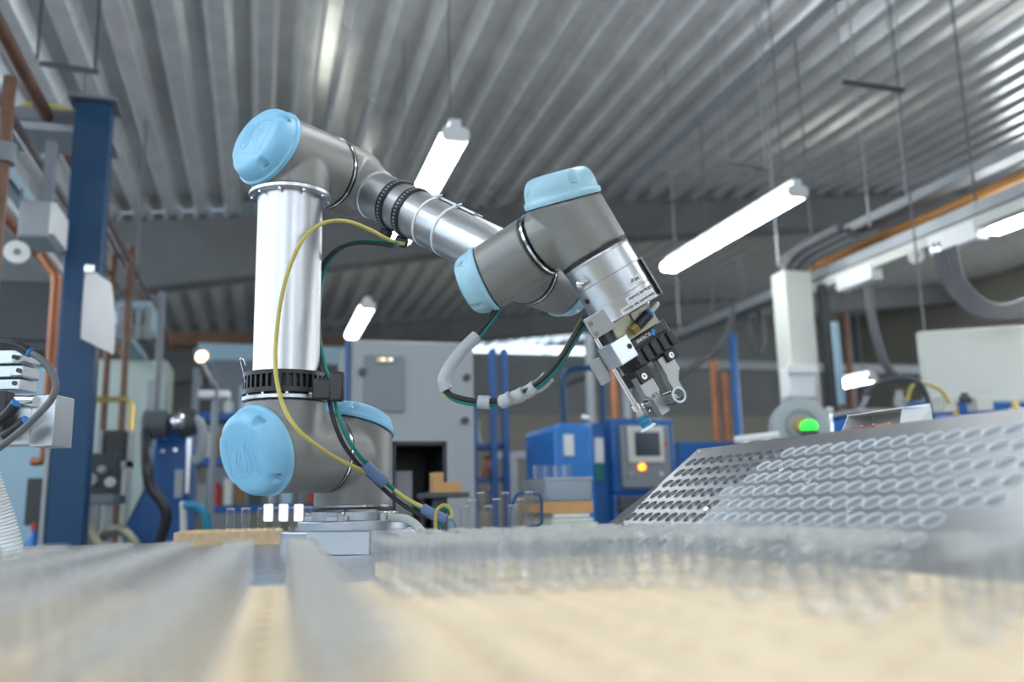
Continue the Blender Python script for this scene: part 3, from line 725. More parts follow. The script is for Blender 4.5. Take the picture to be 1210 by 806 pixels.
c2 = part('adapter', MB().lathe(TO, tdir, [(0.0275, 0.0406), (0.028, 0.0416), (0.0535, 0.0416), (0.054, 0.0412), (0.0545, 0.0416), (0.0745, 0.0416), (0.0755, 0.0408)], 64), M_TUBE, grip)
part('edge_plate', MB().box(tp0(0.0420, 0.002, 0.052), (0.002, 0.035, 0.048), TA0), M_STEEL, grip, 0.0004)
part('ball_knob', MB().cyl(tp0(-0.026, 0.026, 0.022), tp0(-0.034, 0.034, 0.020), 0.0035, n=12).sphere(tp0(-0.0355, 0.0355, 0.0195), 0.0058), M_STEEL, grip)
part('set_screw', MB().cyl(tp0(-0.034, 0.018, 0.040), tp0(-0.038, 0.020, 0.040), 0.0032, n=12), M_BLACK, grip)
ck = part('clamp_block', MB().box(tp0(-0.039, 0.020, 0.069), (0.028, 0.024, 0.026), TA0), M_ALU, grip, 0.0008)
part('screw', MB().cyl(tp0(-0.048, 0.032, 0.064), tp0(-0.048, 0.0345, 0.064), 0.003, n=12), M_STEEL, ck)
part('screw', MB().cyl(tp0(-0.048, 0.032, 0.077), tp0(-0.048, 0.0345, 0.077), 0.003, n=12), M_STEEL, ck)
part('adapter_plate', MB().box(tp(0.008, 0.0, 0.091), (0.062, 0.036, 0.030), TA).box(tp(0.022, 0.004, 0.083), (0.03, 0.034, 0.012), TA), M_OLIVE, grip, 0.0008)
part('spindle', MB().box(tp(-0.022, 0.0, 0.088), (0.022, 0.026, 0.028), TA), M_DGREY, grip, 0.001)
fit = part('air_fitting', MB().cyl(tp(0.004, 0.024, 0.094), tp(0.024, 0.026, 0.089), 0.0062, n=16), M_BLKPL, grip)
part('fitting_ring', MB().cyl(tp(0.024, 0.026, 0.089), tp(0.0265, 0.0262, 0.0884), 0.0066, n=16), M_BLUEB, fit)
part('brass_nut', MB().cyl(tp(-0.004, 0.022, 0.096), tp(0.004, 0.024, 0.094), 0.006, n=6), M_BRASS, fit)
part('air_hose', MB().sweep([tp(0.026, 0.0262, 0.0884), tp(0.036, 0.027, 0.086), tp(0.046, 0.022, 0.084), tp(0.050, 0.008, 0.084)], 0.0032, 10), M_CREAM, fit)
for zz in (0.078, 0.090): part('end_knob', MB().lathe(tp(0.040, 0.004, zz), TX, [(0, 0.004), (0.006, 0.0045), (0.008, 0.0045), (0.009, 0.003)], 14), M_STEEL, grip)
body = part('gripper_body', MB().box(tp(0.013, 0.002, 0.120), (0.066, 0.034, 0.034), TA).box(tp(0.013, 0.019, 0.110), (0.056, 0.003, 0.012), TA), M_BLKAN, grip, 0.0015)
for q in range(5):
    part('body_rib', MB().box(tp(-0.013+0.0135*q, 0.020, 0.1265), (0.0100, 0.005, 0.018), TA), M_BLKAN, body, 0.0012)
part('name_plate', MB().box(tp(0.010, 0.0206, 0.1095), (0.030, 0.0006, 0.0085), TA), M_BLACK, body)
part('plate_emblem', MB().box(tp(0.0215, 0.0212, 0.1095), (0.005, 0.0006, 0.007), (TX*0.8+tdir*0.6, TY, tdir*0.8-TX*0.6)), M_BLUEB, body)
part('plate_text', text_mb('SCHUNK', tp(0.0175, 0.0212, 0.1070), -TX, tdir, 0.0060), M_WHITE, body)
sb = part('side_block', MB().box(tp(-0.029, 0.012, 0.108), (0.026, 0.030, 0.028), TA), M_ALU, grip, 0.0008)
part('screw', MB().lathe(tp(-0.021, 0.027, 0.108), TY, [(0, 0.0032), (0.0008, 0.0032), (0.0008, 0.0018), (0.0, 0.0018)], 12), M_DGREY, sb)
part('side_plate', MB().box(tp0(-0.064, 0.004, 0.118), (0.014, 0.02, 0.030), TA0), M_LGREY, grip, 0.0008)
for x, z, hgt in ((-0.014, 0.145, 0.018), (0.034, 0.142, 0.016)):
    j = part('jaw', MB().box(tp(x, 0.0, z), (0.020, 0.030, hgt), TA), M_BLKAN, grip, 0.001)
    part('screw', MB().lathe(tp(x-0.003, 0.0155, z+0.002), TY, [(-0.001, 0.0036), (0.001, 0.0036), (0.001, 0.002), (-0.0005, 0.002)], 12), M_STEEL, j)
def finger(x, z0, z1, s):
    """flat steel finger, stepped towards a narrow grip tip; s = side of the grip pad"""
    pts = [(-0.0095, z0), (0.0095, z0), (0.0095, z1-0.026), (s*0.004+0.0055, z1-0.016), (s*0.004+0.0055, z1), (s*0.004-0.0075, z1), (s*0.004-0.0075, z1-0.022), (-0.0095, z1-0.03)]
    o = part('finger', MB().prism([tp(x+a, 0.001, b) for a, b in pts], TY*0.010), M_FING, grip, 0.0006, smooth=False)
    part('finger_edge', MB().box(tp(x+0.0102, 0.006, (z0+z1-0.026)/2), (0.0016, 0.0105, z1-0.026-z0), TA), M_ALU, o, 0.0003)
    return o
M_FING = mat('ground_steel', (0.42, 0.42, 0.41), 0.38, 0.7, 0.06, 30)
f1 = finger(-0.016, 0.144, 0.197, 1); f2 = finger(0.024, 0.140, 0.190, -1)
part('finger_marking', text_mb('1.97', tp(-0.0095, 0.0112, 0.170), -TX, tdir, 0.006), M_BLACK, f1)
tx1 = text_mb('360 gr', V((0, 0, 0)), V((1, 0, 0)), V((0, 1, 0)), 0.0065, center=True)
def wrap(mb, z, ang, r=0.0390):
    """wrap flat lettering round the collar, upside down as in the photo"""
    for i, v in enumerate(mb.v):
        q = ang-v.x/r; rr = r+v.z; mb.v[i] = TO+(TX0*math.sin(q)+TY0*math.cos(q))*rr+tdir*(z-v.y)*1.0
    return mb
def sticker(z0, z1, a0, a1, r=0.0417):
    mb = MB(); n = 10; vs = []; fs = []
    for k in range(n+1):
        q = a0+(a1-a0)*k/n; d = TX0*math.sin(q)+TY0*math.cos(q)
        vs += [TO+d*r+tdir*z0, TO+d*r+tdir*z1, TO+d*(r+0.0002)+tdir*z0, TO+d*(r+0.0002)+tdir*z1]
    for k in range(n):
        fs += [(4*k+2, 4*k+3, 4*k+7, 4*k+6), (4*k, 4*k+2, 4*k+6, 4*k+4), (4*k+1, 4*k+5, 4*k+7, 4*k+3)]
    return mb.add(vs, fs)
def flip(mb, z, ang):
    """lettering that reads upside down from the camera"""
    r = 0.0420
    for i, v in enumerate(mb.v):
        q = ang-v.x/r; mb.v[i] = TO+(TX0*math.sin(q)+TY0*math.cos(q))*(r+v.z)+tdir*(z+v.y)
    return mb
part('sticker', sticker(0.042, 0.0505, 0.30, 0.72), M_PAPER, c2); part('sticker_text', flip(text_mb('360 gr', V((0, 0, 0)), V((1, 0, 0)), V((0, 1, 0)), 0.0055, center=True), 0.0445, 0.51), M_BLACK, c2)
part('sticker', sticker(0.0585, 0.066, -0.02, 0.98), M_PAPER, c2); part('sticker_text', flip(text_mb('1,25 kg mit Greifer', V((0, 0, 0)), V((1, 0, 0)), V((0, 1, 0)), 0.0050, center=True), 0.0605, 0.48), M_BLACK, c2)
part('sticker', sticker(0.0668, 0.0742, -0.30, 0.98), M_PAPER, c2); part('sticker_text', flip(text_mb('Schwerpunkt bei 60mm', V((0, 0, 0)), V((1, 0, 0)), V((0, 1, 0)), 0.0050, center=True), 0.0688, 0.34), M_BLACK, c2)
# suction cup on its rod
rod0 = tp0(-0.050, 0.020, 0.072); rod1 = tp0(-0.050, 0.020, 0.172)
sc = part('suction_rod', MB().cyl(rod0, rod1, 0.0032, n=14), M_STEEL, grip)
part('rod_fitting', MB().cyl(tp0(-0.050, 0.02, -0.005+0.174), tp0(-0.050, 0.02, -0.005+0.181), 0.0062, n=14).cyl(tp0(-0.050, 0.02, -0.005+0.181), tp0(-0.050, 0.02, -0.005+0.1835), 0.0045, n=14).cyl(tp0(-0.050, 0.02, -0.005+0.1835), tp0(-0.050, 0.02, -0.005+0.189), 0.0074, n=6), M_STEEL, sc)
part('suction_cup', MB().lathe(tp0(-0.050, 0.02, -0.005+0.189), tdir, [(0, 0.006), (0.002, 0.0072), (0.005, 0.0062), (0.008, 0.0072), (0.011, 0.0062), (0.0135, 0.0070)], 24), M_TEAL, sc)
part('cup_lip', MB().lathe(tp0(-0.050, 0.02, -0.005+0.2022), tdir, [(0, 0.005), (0.002, 0.0088), (0.0034, 0.0100), (0.0036, 0.0090), (0.002, 0.004)], 28), M_WHITE, sc)
# the tube held between the fingers
gt = MB(); r_ = 0.0083; pc = tp(0.002, -0.006, 0.185)
gt.lathe(pc-TY*0.034, TY, [(0.0, 0.004), (0.002, 0.0075), (0.006, r_), (0.066, r_), (0.068, r_+0.0006), (0.070, r_), (0.070, r_-0.0012), (0.066, r_-0.0012), (0.006, r_-0.0012), (0.004, 0.005)], 32)
ht = thing('held_tube', 'clear glass tube gripped between the two metal gripper fingers', 'tube', pc)
part('tube_body', gt, M_GLASS, ht); part('tube_rim', MB().ring(pc-TY*0.034, TY, r_-0.0010, r_+0.0009, 0.0685, 0.0705, 32), M_RIM, ht)

# ================================================================== CABLES ON THE ROBOT
def P3(l): return [Pd(*p) for p in l]
def cable(name, pts, r, m, label, cat='cable', group=None, n=10):
    return single(name, MB().sweep(P3(pts), r, n, 8), m, label, cat, group=group)
yel = [(478, 288, 1.285), (470, 287, 1.280), (457, 282, 1.270), (438, 272, 1.262), (412, 262, 1.25), (388, 262, 1.235), (368, 272, 1.22), (352, 293, 1.20), (340, 322, 1.19), (331, 360, 1.18), (326, 405, 1.17), (326, 440, 1.152), (333, 475, 1.13), (348, 503, 1.11), (372, 525, 1.12), (400, 543, 1.17), (428, 556, 1.20), (455, 571, 1.22), (480, 589, 1.215), (505, 602, 1.21), (524, 610, 1.205)]
cable('yellow_cable', yel, 0.0028, M_YEL, 'thin yellow cable looping from the forearm down across the robot base')
grn = [(470, 289, 1.275), (445, 285, 1.285), (420, 286, 1.285), (398, 297, 1.29), (384, 318, 1.30), (378, 350, 1.295), (377, 390, 1.28), (382, 425, 1.255), (391, 455, 1.22), (400, 490, 1.20), (411, 518, 1.195), (428, 542, 1.20), (448, 562, 1.215), (472, 584, 1.22), (498, 601, 1.215), (525, 614, 1.21)]
cable('green_cable', grn, 0.0030, M_GRN, 'dark green cable running behind the upper arm tube and over the base')
blk = [(x-5, y+2, d-0.002) for x, y, d in grn[:9]]+[(x-6, y+5, d+0.002) for x, y, d in grn[9:-1]]+[(519, 614, 1.21)]
cable('black_cable', blk, 0.0032, M_BLACK, 'black cable running alongside the green cable to the base')
def sleeve(name, pts, r, m, label, cat='sleeve'): return single(name, MB().sweep(P3(pts), r, 14, 5), m, label, cat)
sleeve('tape_sleeve', [(431, 548, 1.203), (442, 560, 1.206), (455, 571, 1.210)], 0.0078, M_BTAPE, 'blue tape sleeve bundling the three cables in front of the base')
sleeve('tape_sleeve', [(500, 601, 1.212), (513, 608, 1.207), (527, 614, 1.205)], 0.0072, M_BTAPE, 'blue tape sleeve at the low end of the cable bundle')
single('cable_coil', MB().sweep(P3([(515, 634, 1.2), (515, 612, 1.2), (517, 602, 1.2), (524, 597, 1.2), (531, 600, 1.2), (534, 608, 1.2), (531, 613, 1.2)]), 0.0026, 8, 6), M_YEL, 'small upright yellow cable loop beside the robot base', 'cable')
single('cable_coil', MB().sweep(P3([(519, 634, 1.215), (519, 614, 1.215), (522, 604, 1.215), (529, 602, 1.215), (533, 611, 1.215)]), 0.0026, 8, 6), M_GRN, 'small upright green cable loop beside the robot base', 'cable')
single('cable_tie', MB().sweep(P3([(535, 634, 1.19), (531, 626, 1.19), (529, 618, 1.19), (533, 614, 1.19), (538, 620, 1.19), (537, 632, 1.19)]), 0.0010, 6, 6), M_TEAL, 'thin blue cable tie tail below the cable bundle', 'cable tie')
cable('white_hose', [(462, 612, 1.27), (478, 613, 1.25), (490, 619, 1.24), (498, 629, 1.23), (502, 642, 1.22)], 0.006, M_CREAM, 'short off-white hose curving down beside the base flange', 'hose', n=14)
# loop under the wrist
lp = [(594, 352, 1.10), (582, 372, 1.09), (566, 392, 1.08), (546, 412, 1.07), (530, 434, 1.06), (523, 452, 1.055), (532, 466, 1.05), (556, 473, 1.045), (585, 474, 1.04), (615, 465, 1.03), (642, 447, 1.02), (662, 424, 1.015), (678, 398, 1.02), (692, 374, 1.03)]
def off(l, dx, dy, dd): return [(x+dx, y+dy, d+dd) for x, y, d in l]
cable('black_cable', off(lp, 0, 0, 0), 0.0034, M_BLACK, 'black cable hanging in a loop below the robot wrist')
cable('green_cable', off(lp, 1.5, 4.5, 0.001), 0.0027, M_GRN, 'green cable hanging in a loop below the robot wrist')
cable('yellow_cable', off(lp, -3.5, 3.0, 0.004), 0.0024, M_YEL, 'yellow cable hanging in a loop below the robot wrist')
for i, (a, b) in enumerate((((552, 405), (540, 420)),)):
    pass
sleeve('wrap_sleeve', [(563, 397, 1.077), (546, 414, 1.068), (531, 434, 1.058), (524, 450, 1.052), (528, 461, 1.05)], 0.0074, M_WRAP, 'translucent grey wrap around the bend of the hanging cable loop')
sleeve('wrap_sleeve', [(565, 475, 1.042), (572, 475.5, 1.041), (579, 475.5, 1.04)], 0.0080, M_WRAP, 'short white sleeve at the bottom of the hanging cable loop')
sw = MB()
for k, (x0, y0, x1, y1) in enumerate(((593, 475, 604, 469), (607, 470, 619, 464), (622, 464, 633, 456), (635, 457, 648, 445))):
    sw.sweep(P3([(x0, y0, 1.034), ((x0+x1)/2, (y0+y1)/2+1, 1.03), (x1, y1, 1.027)]), 0.0080, 14, 4)
single('spiral_wrap', sw, M_WRAP, 'white spiral wrap in four turns on the rising side of the cable loop', 'cable wrap')

# ================================================================== PNEUMATIC UNIT AT THE LEFT EDGE
D = 1.12
pc = Pd(20, 470, D); pn = thing('pneumatic_slide', 'silver pneumatic slide unit with black fittings at the left picture edge', 'pneumatic slide', pc)
XH, YH = V((1, 0, 0)), V((0, 1, 0)); AX = (RT-ZU*RT.dot(ZU)).normalized(); AY = ZU.cross(AX); AAX = (AX, AY, ZU)
def bx(px0, py0, px1, py1, d=D, dp=0.04):
    c = Pd((px0+px1)/2, (py0+py1)/2, d); return c, (abs(px1-px0)*d/F_PX, dp, abs(py1-py0)*d/F_PX)
def addb(mb, *a, **k): c, s = bx(*a, **k); mb.box(c+AY*(s[1]/2), s, AAX); return mb
part('slide_body', addb(addb(addb(MB(), -40, 414, 24, 430), -40, 432, 27, 446), -40, 448, 24, 461), M_ALU, pn, 0.0012)
part('slide_rail', addb(addb(MB(), 14, 418, 29, 427, d=D-0.004), 12, 437, 27, 444, d=D-0.004), M_ALU, pn, 0.0012)
for x, y in ((18, 422), (18, 453), (23, 438)):
    c = Pd(x, y, D-0.006); part('screw', MB().cyl(c, c-AY*0.003, 0.003, n=12), M_DGREY, pn)
part('piston_rod', MB().cyl(Pd(-10, 474, D), Pd(42, 474, D), 0.0075, n=20), M_STEEL, pn)
part('end_block', addb(MB(), 36, 466, 64, 527, dp=0.05), M_ALU, pn, 0.0015)
ebc, ebs = bx(36, 466, 64, 527)
for x, y in ((44, 520), (50, 520), (57, 520), (44, 511), (57, 511)):
    c = Pd(x, y, D-0.0008); part('screw_hole', MB().cyl(c, c-AY*0.0006, 0.0022, n=10), M_BLACK, pn)
part('lower_block', addb(addb(MB(), -40, 482, 37, 500), -40, 502, 37, 526), M_ALU, pn, 0.0012)
part('bracket', addb(MB(), -40, 462, 6, 515, d=D-0.02, dp=0.02), M_BLKPL, pn, 0.002)
for pts in ([(-20, 404, 1.08), (8, 406, 1.08), (22, 409, 1.08), (34, 416, 1.08)], [(-5, 500, 1.085), (10, 488, 1.085), (18, 478, 1.085)], [(5, 516, 1.085), (20, 505, 1.085), (30, 498, 1.085)]):
    f_ = part('push_fitting', MB().sweep(P3(pts), 0.0066, 14, 5), M_BLKPL, pn); e = P3(pts)[-1]; dd = (P3(pts)[-1]-P3(pts)[-2]).normalized()
    part('release_ring', MB().cyl(e-dd*0.001, e+dd*0.003, 0.0062, n=16), M_BLUEB, f_)
cable('air_hose', [(34, 416, 1.08), (48, 424, 1.075), (60, 438, 1.07), (66, 455, 1.065), (60, 473, 1.06), (40, 495, 1.055), (20, 513, 1.05), (-10, 536, 1.045)], 0.0042, M_GCAB, 'grey air hose bowing out from the pneumatic slide', 'hose', n=12)
hp = smooth_path(P3([(-14, 555, 1.1), (-6, 580, 1.1), (3, 605, 1.1), (11, 632, 1.1), (17, 660, 1.1)]), 7)
mb = MB(); vs = []; n = 16
for i, p in enumerate(hp[:-1]):
    t = (hp[i+1]-p).normalized()
    mb.lathe(p, t, [(0, 0.0098), ((hp[i+1]-p).length*0.25, 0.0122), ((hp[i+1]-p).length*0.7, 0.0122), ((hp[i+1]-p).length, 0.0098)], n, False, False)
single('corrugated_hose', mb, M_WHITE, 'white corrugated hose hanging at the left picture edge', 'hose')

# ================================================================== THINGS BEHIND THE ROBOT ON THE BENCH
# low wooden box behind the base, with a row of tall tubes
x0, x1, yy, z0, z1 = plane_box(205, 628, 335, 646, 1.62)
tr3 = thing('wooden_box', 'flat wooden box behind the robot base, left of it', 'box', ((x0+x1)/2, yy+0.1, TZ))
part('box_side', MB().bb(x0, x1, yy, yy+0.012, TZ, z1).bb(x0, x1, yy+0.2, yy+0.212, TZ, z1).bb(x0, x0+0.012, yy+.012, yy+0.2, TZ, z1).bb(x1-0.012, x1, yy+.012, yy+0.2, TZ, z1), M_WOOD2, tr3, 0.001)
part('box_floor', MB().bb(x0+0.012, x1-0.012, yy+0.012, yy+0.2, TZ, z1-0.004), M_WOOD, tr3)
for i, px in enumerate((272, 290, 309, 327, 346, 363)):
    p = Pa(px, 622, 1, yy+0.16); o = stand_tube(V((p.x, yy+0.16, z1-0.004)), TUBE_TALL, 'tall clear tube in the row behind the lower robot joint', 'tall tubes behind the joint')
    cap = MB()
for i, px in enumerate((317, 335, 353)):
    p = Pa(px, 606, 1, yy+0.23); single('light_window', MB().bb(p.x-0.0085, p.x+0.0085, yy+0.235, yy+0.240, p.z-0.017, p.z+0.017), M_LEDW, 'small glowing white light field behind the row of tall tubes', 'indicator light', group='glowing light fields', loc=V((p.x, yy+0.237, p.z-0.017)))
# right of the base: tubes and boards at the back of the bench
for i, px in enumerate((549, 558, 568, 577, 587, 597, 606, 616, 626)):
    y_ = 1.60+0.03*(i % 2); p = Pa(px, 612, 1, y_)
    stand_tube(V((p.x, y_, TZ)), tube_mesh(0.0075, 0.062+0.012*(i % 3)) if i < 3 else bpy.data.meshes['sample_tube.%03d' % (2+i % 3)], 'tall clear tube standing at the back of the bench', 'tall tubes at the back of the bench')
single('wire_hook', MB().sweep([Pd(605, 598, 1.9), Pd(612, 584, 1.9), Pd(632, 583, 1.9), Pd(639, 588, 1.9), Pd(640, 615, 1.9), Pd(636, 621, 1.9), Pd(622, 622, 1.9)], 0.0035, 8, 5), M_NAVY, 'dark blue bent wire frame at the back of the bench', 'wire frame')
def board(px0, py0, px1, py1, d, dep, m, name, label, cat, bev=0.002):
    x0, x1, y, z0, z1 = plane_box(px0, py0, px1, py1, d)
    return single(name, MB().bb(x0, x1, y, y+dep, z0, z1), m, label, cat, bevel=bev)
side = thing('side_table', 'low grey bench behind the workbench carrying the stacked trays', 'table', (1.05, 2.75, 0))
x0, x1, yy, z0, z1 = plane_box(555, 628, 735, 640, 2.5)
part('table_top', MB().bb(x0, x1, yy-0.25, yy+0.35, z0, z1), M_LGREY, side, 0.003)
for sx in (x0+0.05, x1-0.05):
    for sy in (yy-0.2, yy+0.3): part('leg', MB().bb(sx-.02, sx+.02, sy-.02, sy+.02, 0, z0), M_LGREY, side)
zz = z1; xa = Pa(642, 610, 1, yy).x; xb = Pa(702, 610, 1, yy).x
for i in range(4):
    single('plastic_tray', MB().bb(xa+0.004*i, xb-0.012*i, yy-0.06, yy+0.22, zz+0.0005, zz+0.0115), M_CREAM, ['lowest', 'second lowest', 'second highest', 'highest'][i]+' flat pale tray in the stack behind the slanted plate', 'tray', bevel=0.002); zz += 0.012
xa2 = Pa(603, 600, 1, yy).x; xb2 = Pa(690, 600, 1, yy).x
wr = thing('wooden_rack', 'orange-brown wooden rack on the pale tray stack', 'rack', ((xa+xb)/2, yy, zz))
part('rail', MB().bb(xa-0.02, xb-0.02, yy-0.05, yy-0.035, zz+0.0006, zz+0.034), M_CARD, wr, 0.002); part('rail', MB().bb(xa-0.02, xb-0.02, yy+0.17, yy+0.185, zz+0.0006, zz+0.034), M_CARD, wr, 0.002)
for i in range(8): part('slat', MB().bb(xa-0.018+i*0.0195, xa-0.008+i*0.0195, yy-0.035, yy+0.17, zz+0.004, zz+0.031), M_CARD, wr)
x0, x1, yb_, z0, z1 = plane_box(628, 566, 681, 597, 2.62)
bn = thing('plastic_bin', 'grey translucent plastic bin on the wooden rack', 'bin', ((x0+x1)/2, yy+0.07, zz+0.035))
zb = zz+0.0355; ya, yb2 = yy-0.045, yy+0.165
part('bin_shell', MB().prism([V((x0+.006, ya, zb)), V((x1-.006, ya, zb)), V((x1, ya, z1)), V((x0, ya, z1))], (0, 0.003, 0)).prism([V((x0+.006, yb2, zb)), V((x1-.006, yb2, zb)), V((x1, yb2, z1)), V((x0, yb2, z1))], (0, 0.003, 0)).bb(x0, x0+0.003, ya, yb2, zb, z1).bb(x1-0.003, x1, ya, yb2, zb, z1).bb(x0+.006, x1-.006, ya, yb2, zb, zb+0.003), M_MILK, bn)
part('bin_rim', MB().bb(x0-.003, x1+.003, ya-.004, ya, z1-.006, z1).bb(x0-.003, x1+.003, yb2+.003, yb2+.007, z1-.006, z1), M_LGREY, bn, 0.001)
for i, px in enumerate((636, 648, 660, 671)):
    p = Pa(px, 570, 1, ya+0.1); single('clear_cup', MB().lathe((p.x, ya+0.1, zb+0.0035), ZU, [(0, 0.009), (0.1, 0.0125), (0.1, 0.0115), (0.004, 0.008)], 18), M_CLEAR, 'clear cup standing in the grey plastic bin', 'cup', group='cups in the bin')

# ================================================================== GREY CABINET WITH NOTICE BOARD
x0, x1, yy, z0, z1 = plane_box(411, 402, 562, 640, 3.3)
cab = thing('control_cabinet', 'large light grey control cabinet behind the robot with a dark grey notice plate', 'cabinet', ((x0+x1)/2, yy+0.2, 0))
part('body', MB().bb(x0, x1, yy+0.02, yy+0.45, 0.08, z1), M_LGREY, cab, 0.006)
part('door', MB().bb(x0+0.012, x1-0.010, yy, yy+0.02, 0.12, z1-0.012), M_LGREY, cab, 0.004)
part('plinth', MB().bb(x0+0.02, x1-0.02, yy+0.05, yy+0.43, 0, 0.08), M_DGREY, cab)
part('blue_edge', MB().bb(x0-0.010, x0+0.002, yy+0.005, yy+0.06, 0.1, z1-0.004), M_BLUE, cab)
a0, a1, _, c0, c1 = plane_box(432, 419, 478, 486, 3.28)
nb = part('notice_plate', MB().bb(a0, a1, yy-0.012, yy-0.001, c0, c1), M_MGREY, cab, 0.002)
part('clip', MB().bb((a0+a1)/2-0.03, (a0+a1)/2+0.03, yy-0.022, yy-0.012, c1-0.03, c1-0.008), M_BRASS, nb, 0.003)
for px in (452, 462):
    c = Pa(px, 425, 1, yy-0.024); part('clip_stud', MB().cyl(c, c-V((0, 0.006, 0)), 0.008, n=12), M_STEEL, nb)
for px, py in ((428, 440), (551, 446), (549, 497)):
    c = Pa(px, py, 1, yy); part('latch', MB().cyl(c, c-V((0, 0.02, 0)), 0.013, n=14), M_DGREY, cab)
# black equipment stand in front of the cabinet
x0, x1, yy, z0, z1 = plane_box(462, 521, 529, 640, 2.5)
eq = thing('equipment_hood', 'open black equipment hood in front of the grey cabinet', 'hood', ((x0+x1)/2, yy, 0))
part('hood_frame', MB().bb(x0, x1, yy, yy+0.30, z1-0.014, z1).bb(x0, x0+0.014, yy, yy+0.30, 0.7, z1).bb(x1-0.012, x1, yy, yy+0.30, 0.7, z1).bb(x0, x1, yy+0.29, yy+0.30, 0.7, z1), M_BLKPL, eq, 0.003)
part('hood_base', MB().bb(x0, x1, yy, yy+0.30, 0, 0.9), M_DGREY, eq, 0.003)
c, s = Pd(478, 573, 2.55), None
single('instrument_box', MB().bb(*(lambda a: (a[0], a[1], a[2]+0.08, a[2]+0.18, 0.901, a[4]))(plane_box(464, 555, 493, 592, 2.5))), M_LGREY, 'pale grey instrument box standing inside the black hood', 'instrument', bevel=0.004)
a = plane_box(500, 565, 512, 600, 2.5)
single('dark_bottle', MB().lathe(((a[0]+a[1])/2, a[2]+0.1, 0.901), ZU, [(0, 0.012), (0.08, 0.010), (0.10, 0.006), (0.13, 0.006)], 14), M_DGREY, 'small dark bottle inside the black hood', 'bottle')
a = plane_box(512, 558, 545, 582, 2.35); am = (a[0]+a[1])/2
single('cardboard_angle', MB().prism([V((a[0], a[2], a[3])), V((a[1], a[2], a[3])), V((a[1], a[2], a[3]+(a[4]-a[3])*.5)), V((am-.01, a[2], a[3]+(a[4]-a[3])*.5)), V((am-.01, a[2], a[4])), V((a[0], a[2], a[4]))], (0, 0.05, 0)), M_CARD, 'L-shaped brown cardboard piece in front of the black hood', 'cardboard', bevel=0.001)
a = plane_box(500, 582, 552, 600, 2.35)
cb_ = thing('small_stand', 'small dark stand carrying the cardboard piece', 'stand', ((a[0]+a[1])/2, a[2], 0))
part('stand_top', MB().bb(a[0], a[1], a[2]-.03, a[2]+0.09, a[4]-0.014, a[4]), M_DGREY, cb_, 0.002)
part('stand_post', MB().bb(a[0]+0.03, a[0]+0.06, a[2], a[2]+0.03, 0, a[4]-0.014), M_DGREY, cb_); part('stand_foot', MB().bb(a[0]-0.03, a[1]+0.03, a[2]-0.08, a[2]+0.12, 0, 0.02), M_DGREY, cb_)

# ================================================================== LEFT SIDE: POST, PIPES, MACHINES
pb_ = Pd(78, 640, 3.1); PXc, PYc = pb_.x, pb_.y
post = thing('steel_post', 'tall dark blue steel post left of the robot', 'post', (PXc, PYc, 0))
ztop = Pa(112, 126, 1, PYc).z
part('column', MB().bb(PXc-0.062, PXc+0.062, PYc-0.05, PYc+0.05, 0.012, ztop), M_NAVY, post, 0.006)
part('foot_plate', MB().bb(PXc-0.12, PXc+0.12, PYc-0.1, PYc+0.1, 0, 0.012), M_NAVY, post)
part('top_plate', MB().bb(PXc-0.085, PXc+0.085, PYc-0.08, PYc+0.08, ztop, ztop+0.012), M_MGREY, post)
part('edge_cable', MB().sweep([(PXc-0.068, PYc-0.05, 0.3), (PXc-0.070, PYc-0.052, 0.8), (PXc-0.068, PYc-0.05, 1.25)], 0.008, 8, 4), M_LGREY, post)
# papers clipped to the post
mb = MB(); a = Pd(101, 314, 3.0); b_ = Pd(131, 335, 3.2); c_ = Pd(131, 419, 3.2); d_ = Pd(95, 400, 3.0); NS = 8; vs = []; fs = []
for i in range(NS+1):
    for j in range(NS+1):
        u, v = i/NS, j/NS; p = a.lerp(b_, u).lerp(d_.lerp(c_, u), v); p = p+V((0.014*math.sin(v*2.6)*u, -0.01*math.sin(v*3), 0)); vs.append(p)
for i in range(NS):
    for j in range(NS): q = i*(NS+1)+j; fs.append((q, q+1, q+NS+2, q+NS+1))
vs2 = [p+V((0.002, 0.001, 0)) for p in vs]; nn = len(vs); fs += [tuple(k+nn for k in f[::-1]) for f in fs[:]]
pap = thing('paper_sheets', 'white paper sheets hanging on the side of the blue post', 'paper', Pd(112, 366, 3.1))
part('sheet', MB().add(vs+vs2, fs), M_PAPER, pap); part('clip', MB().box(Pd(106, 318, 2.99), (0.03, 0.02, 0.03)), M_STEEL, pap, 0.003)
def pipe(pts, r, m, label, name='pipe', cat='pipe', sub=1, n=12): return single(name, MB().sweep(pts, r, n, sub), m, label, cat)
def ypipe(px, py, z, y0, y1, r, m, label, name='pipe'):
    p = Pa(px, py, 2, z); return pipe([(p.x, y0, z), (p.x, y1, z)], r, m, label, name), p
_, p = ypipe(30, 90, 2.5, 2.2, 8.6, 0.026, M_RUST, 'thick brown pipe running along the hall, highest left of the blue post')
_, p2 = ypipe(0, 118, 2.38, 2.2, 8.6, 0.018, M_MAUVE, 'mauve-grey pipe running just below the thick brown pipe')
_, p3 = ypipe(0, 250, 2.1, 2.0, 8.0, 0.020, M_COPPER, 'copper-red pipe low on the left running away along the hall')
_, p4 = ypipe(125, 255, 2.45, 3.9, 7.8, 0.022, M_MAUVE, 'pale mauve pipe emerging right of the blue post under the beam')
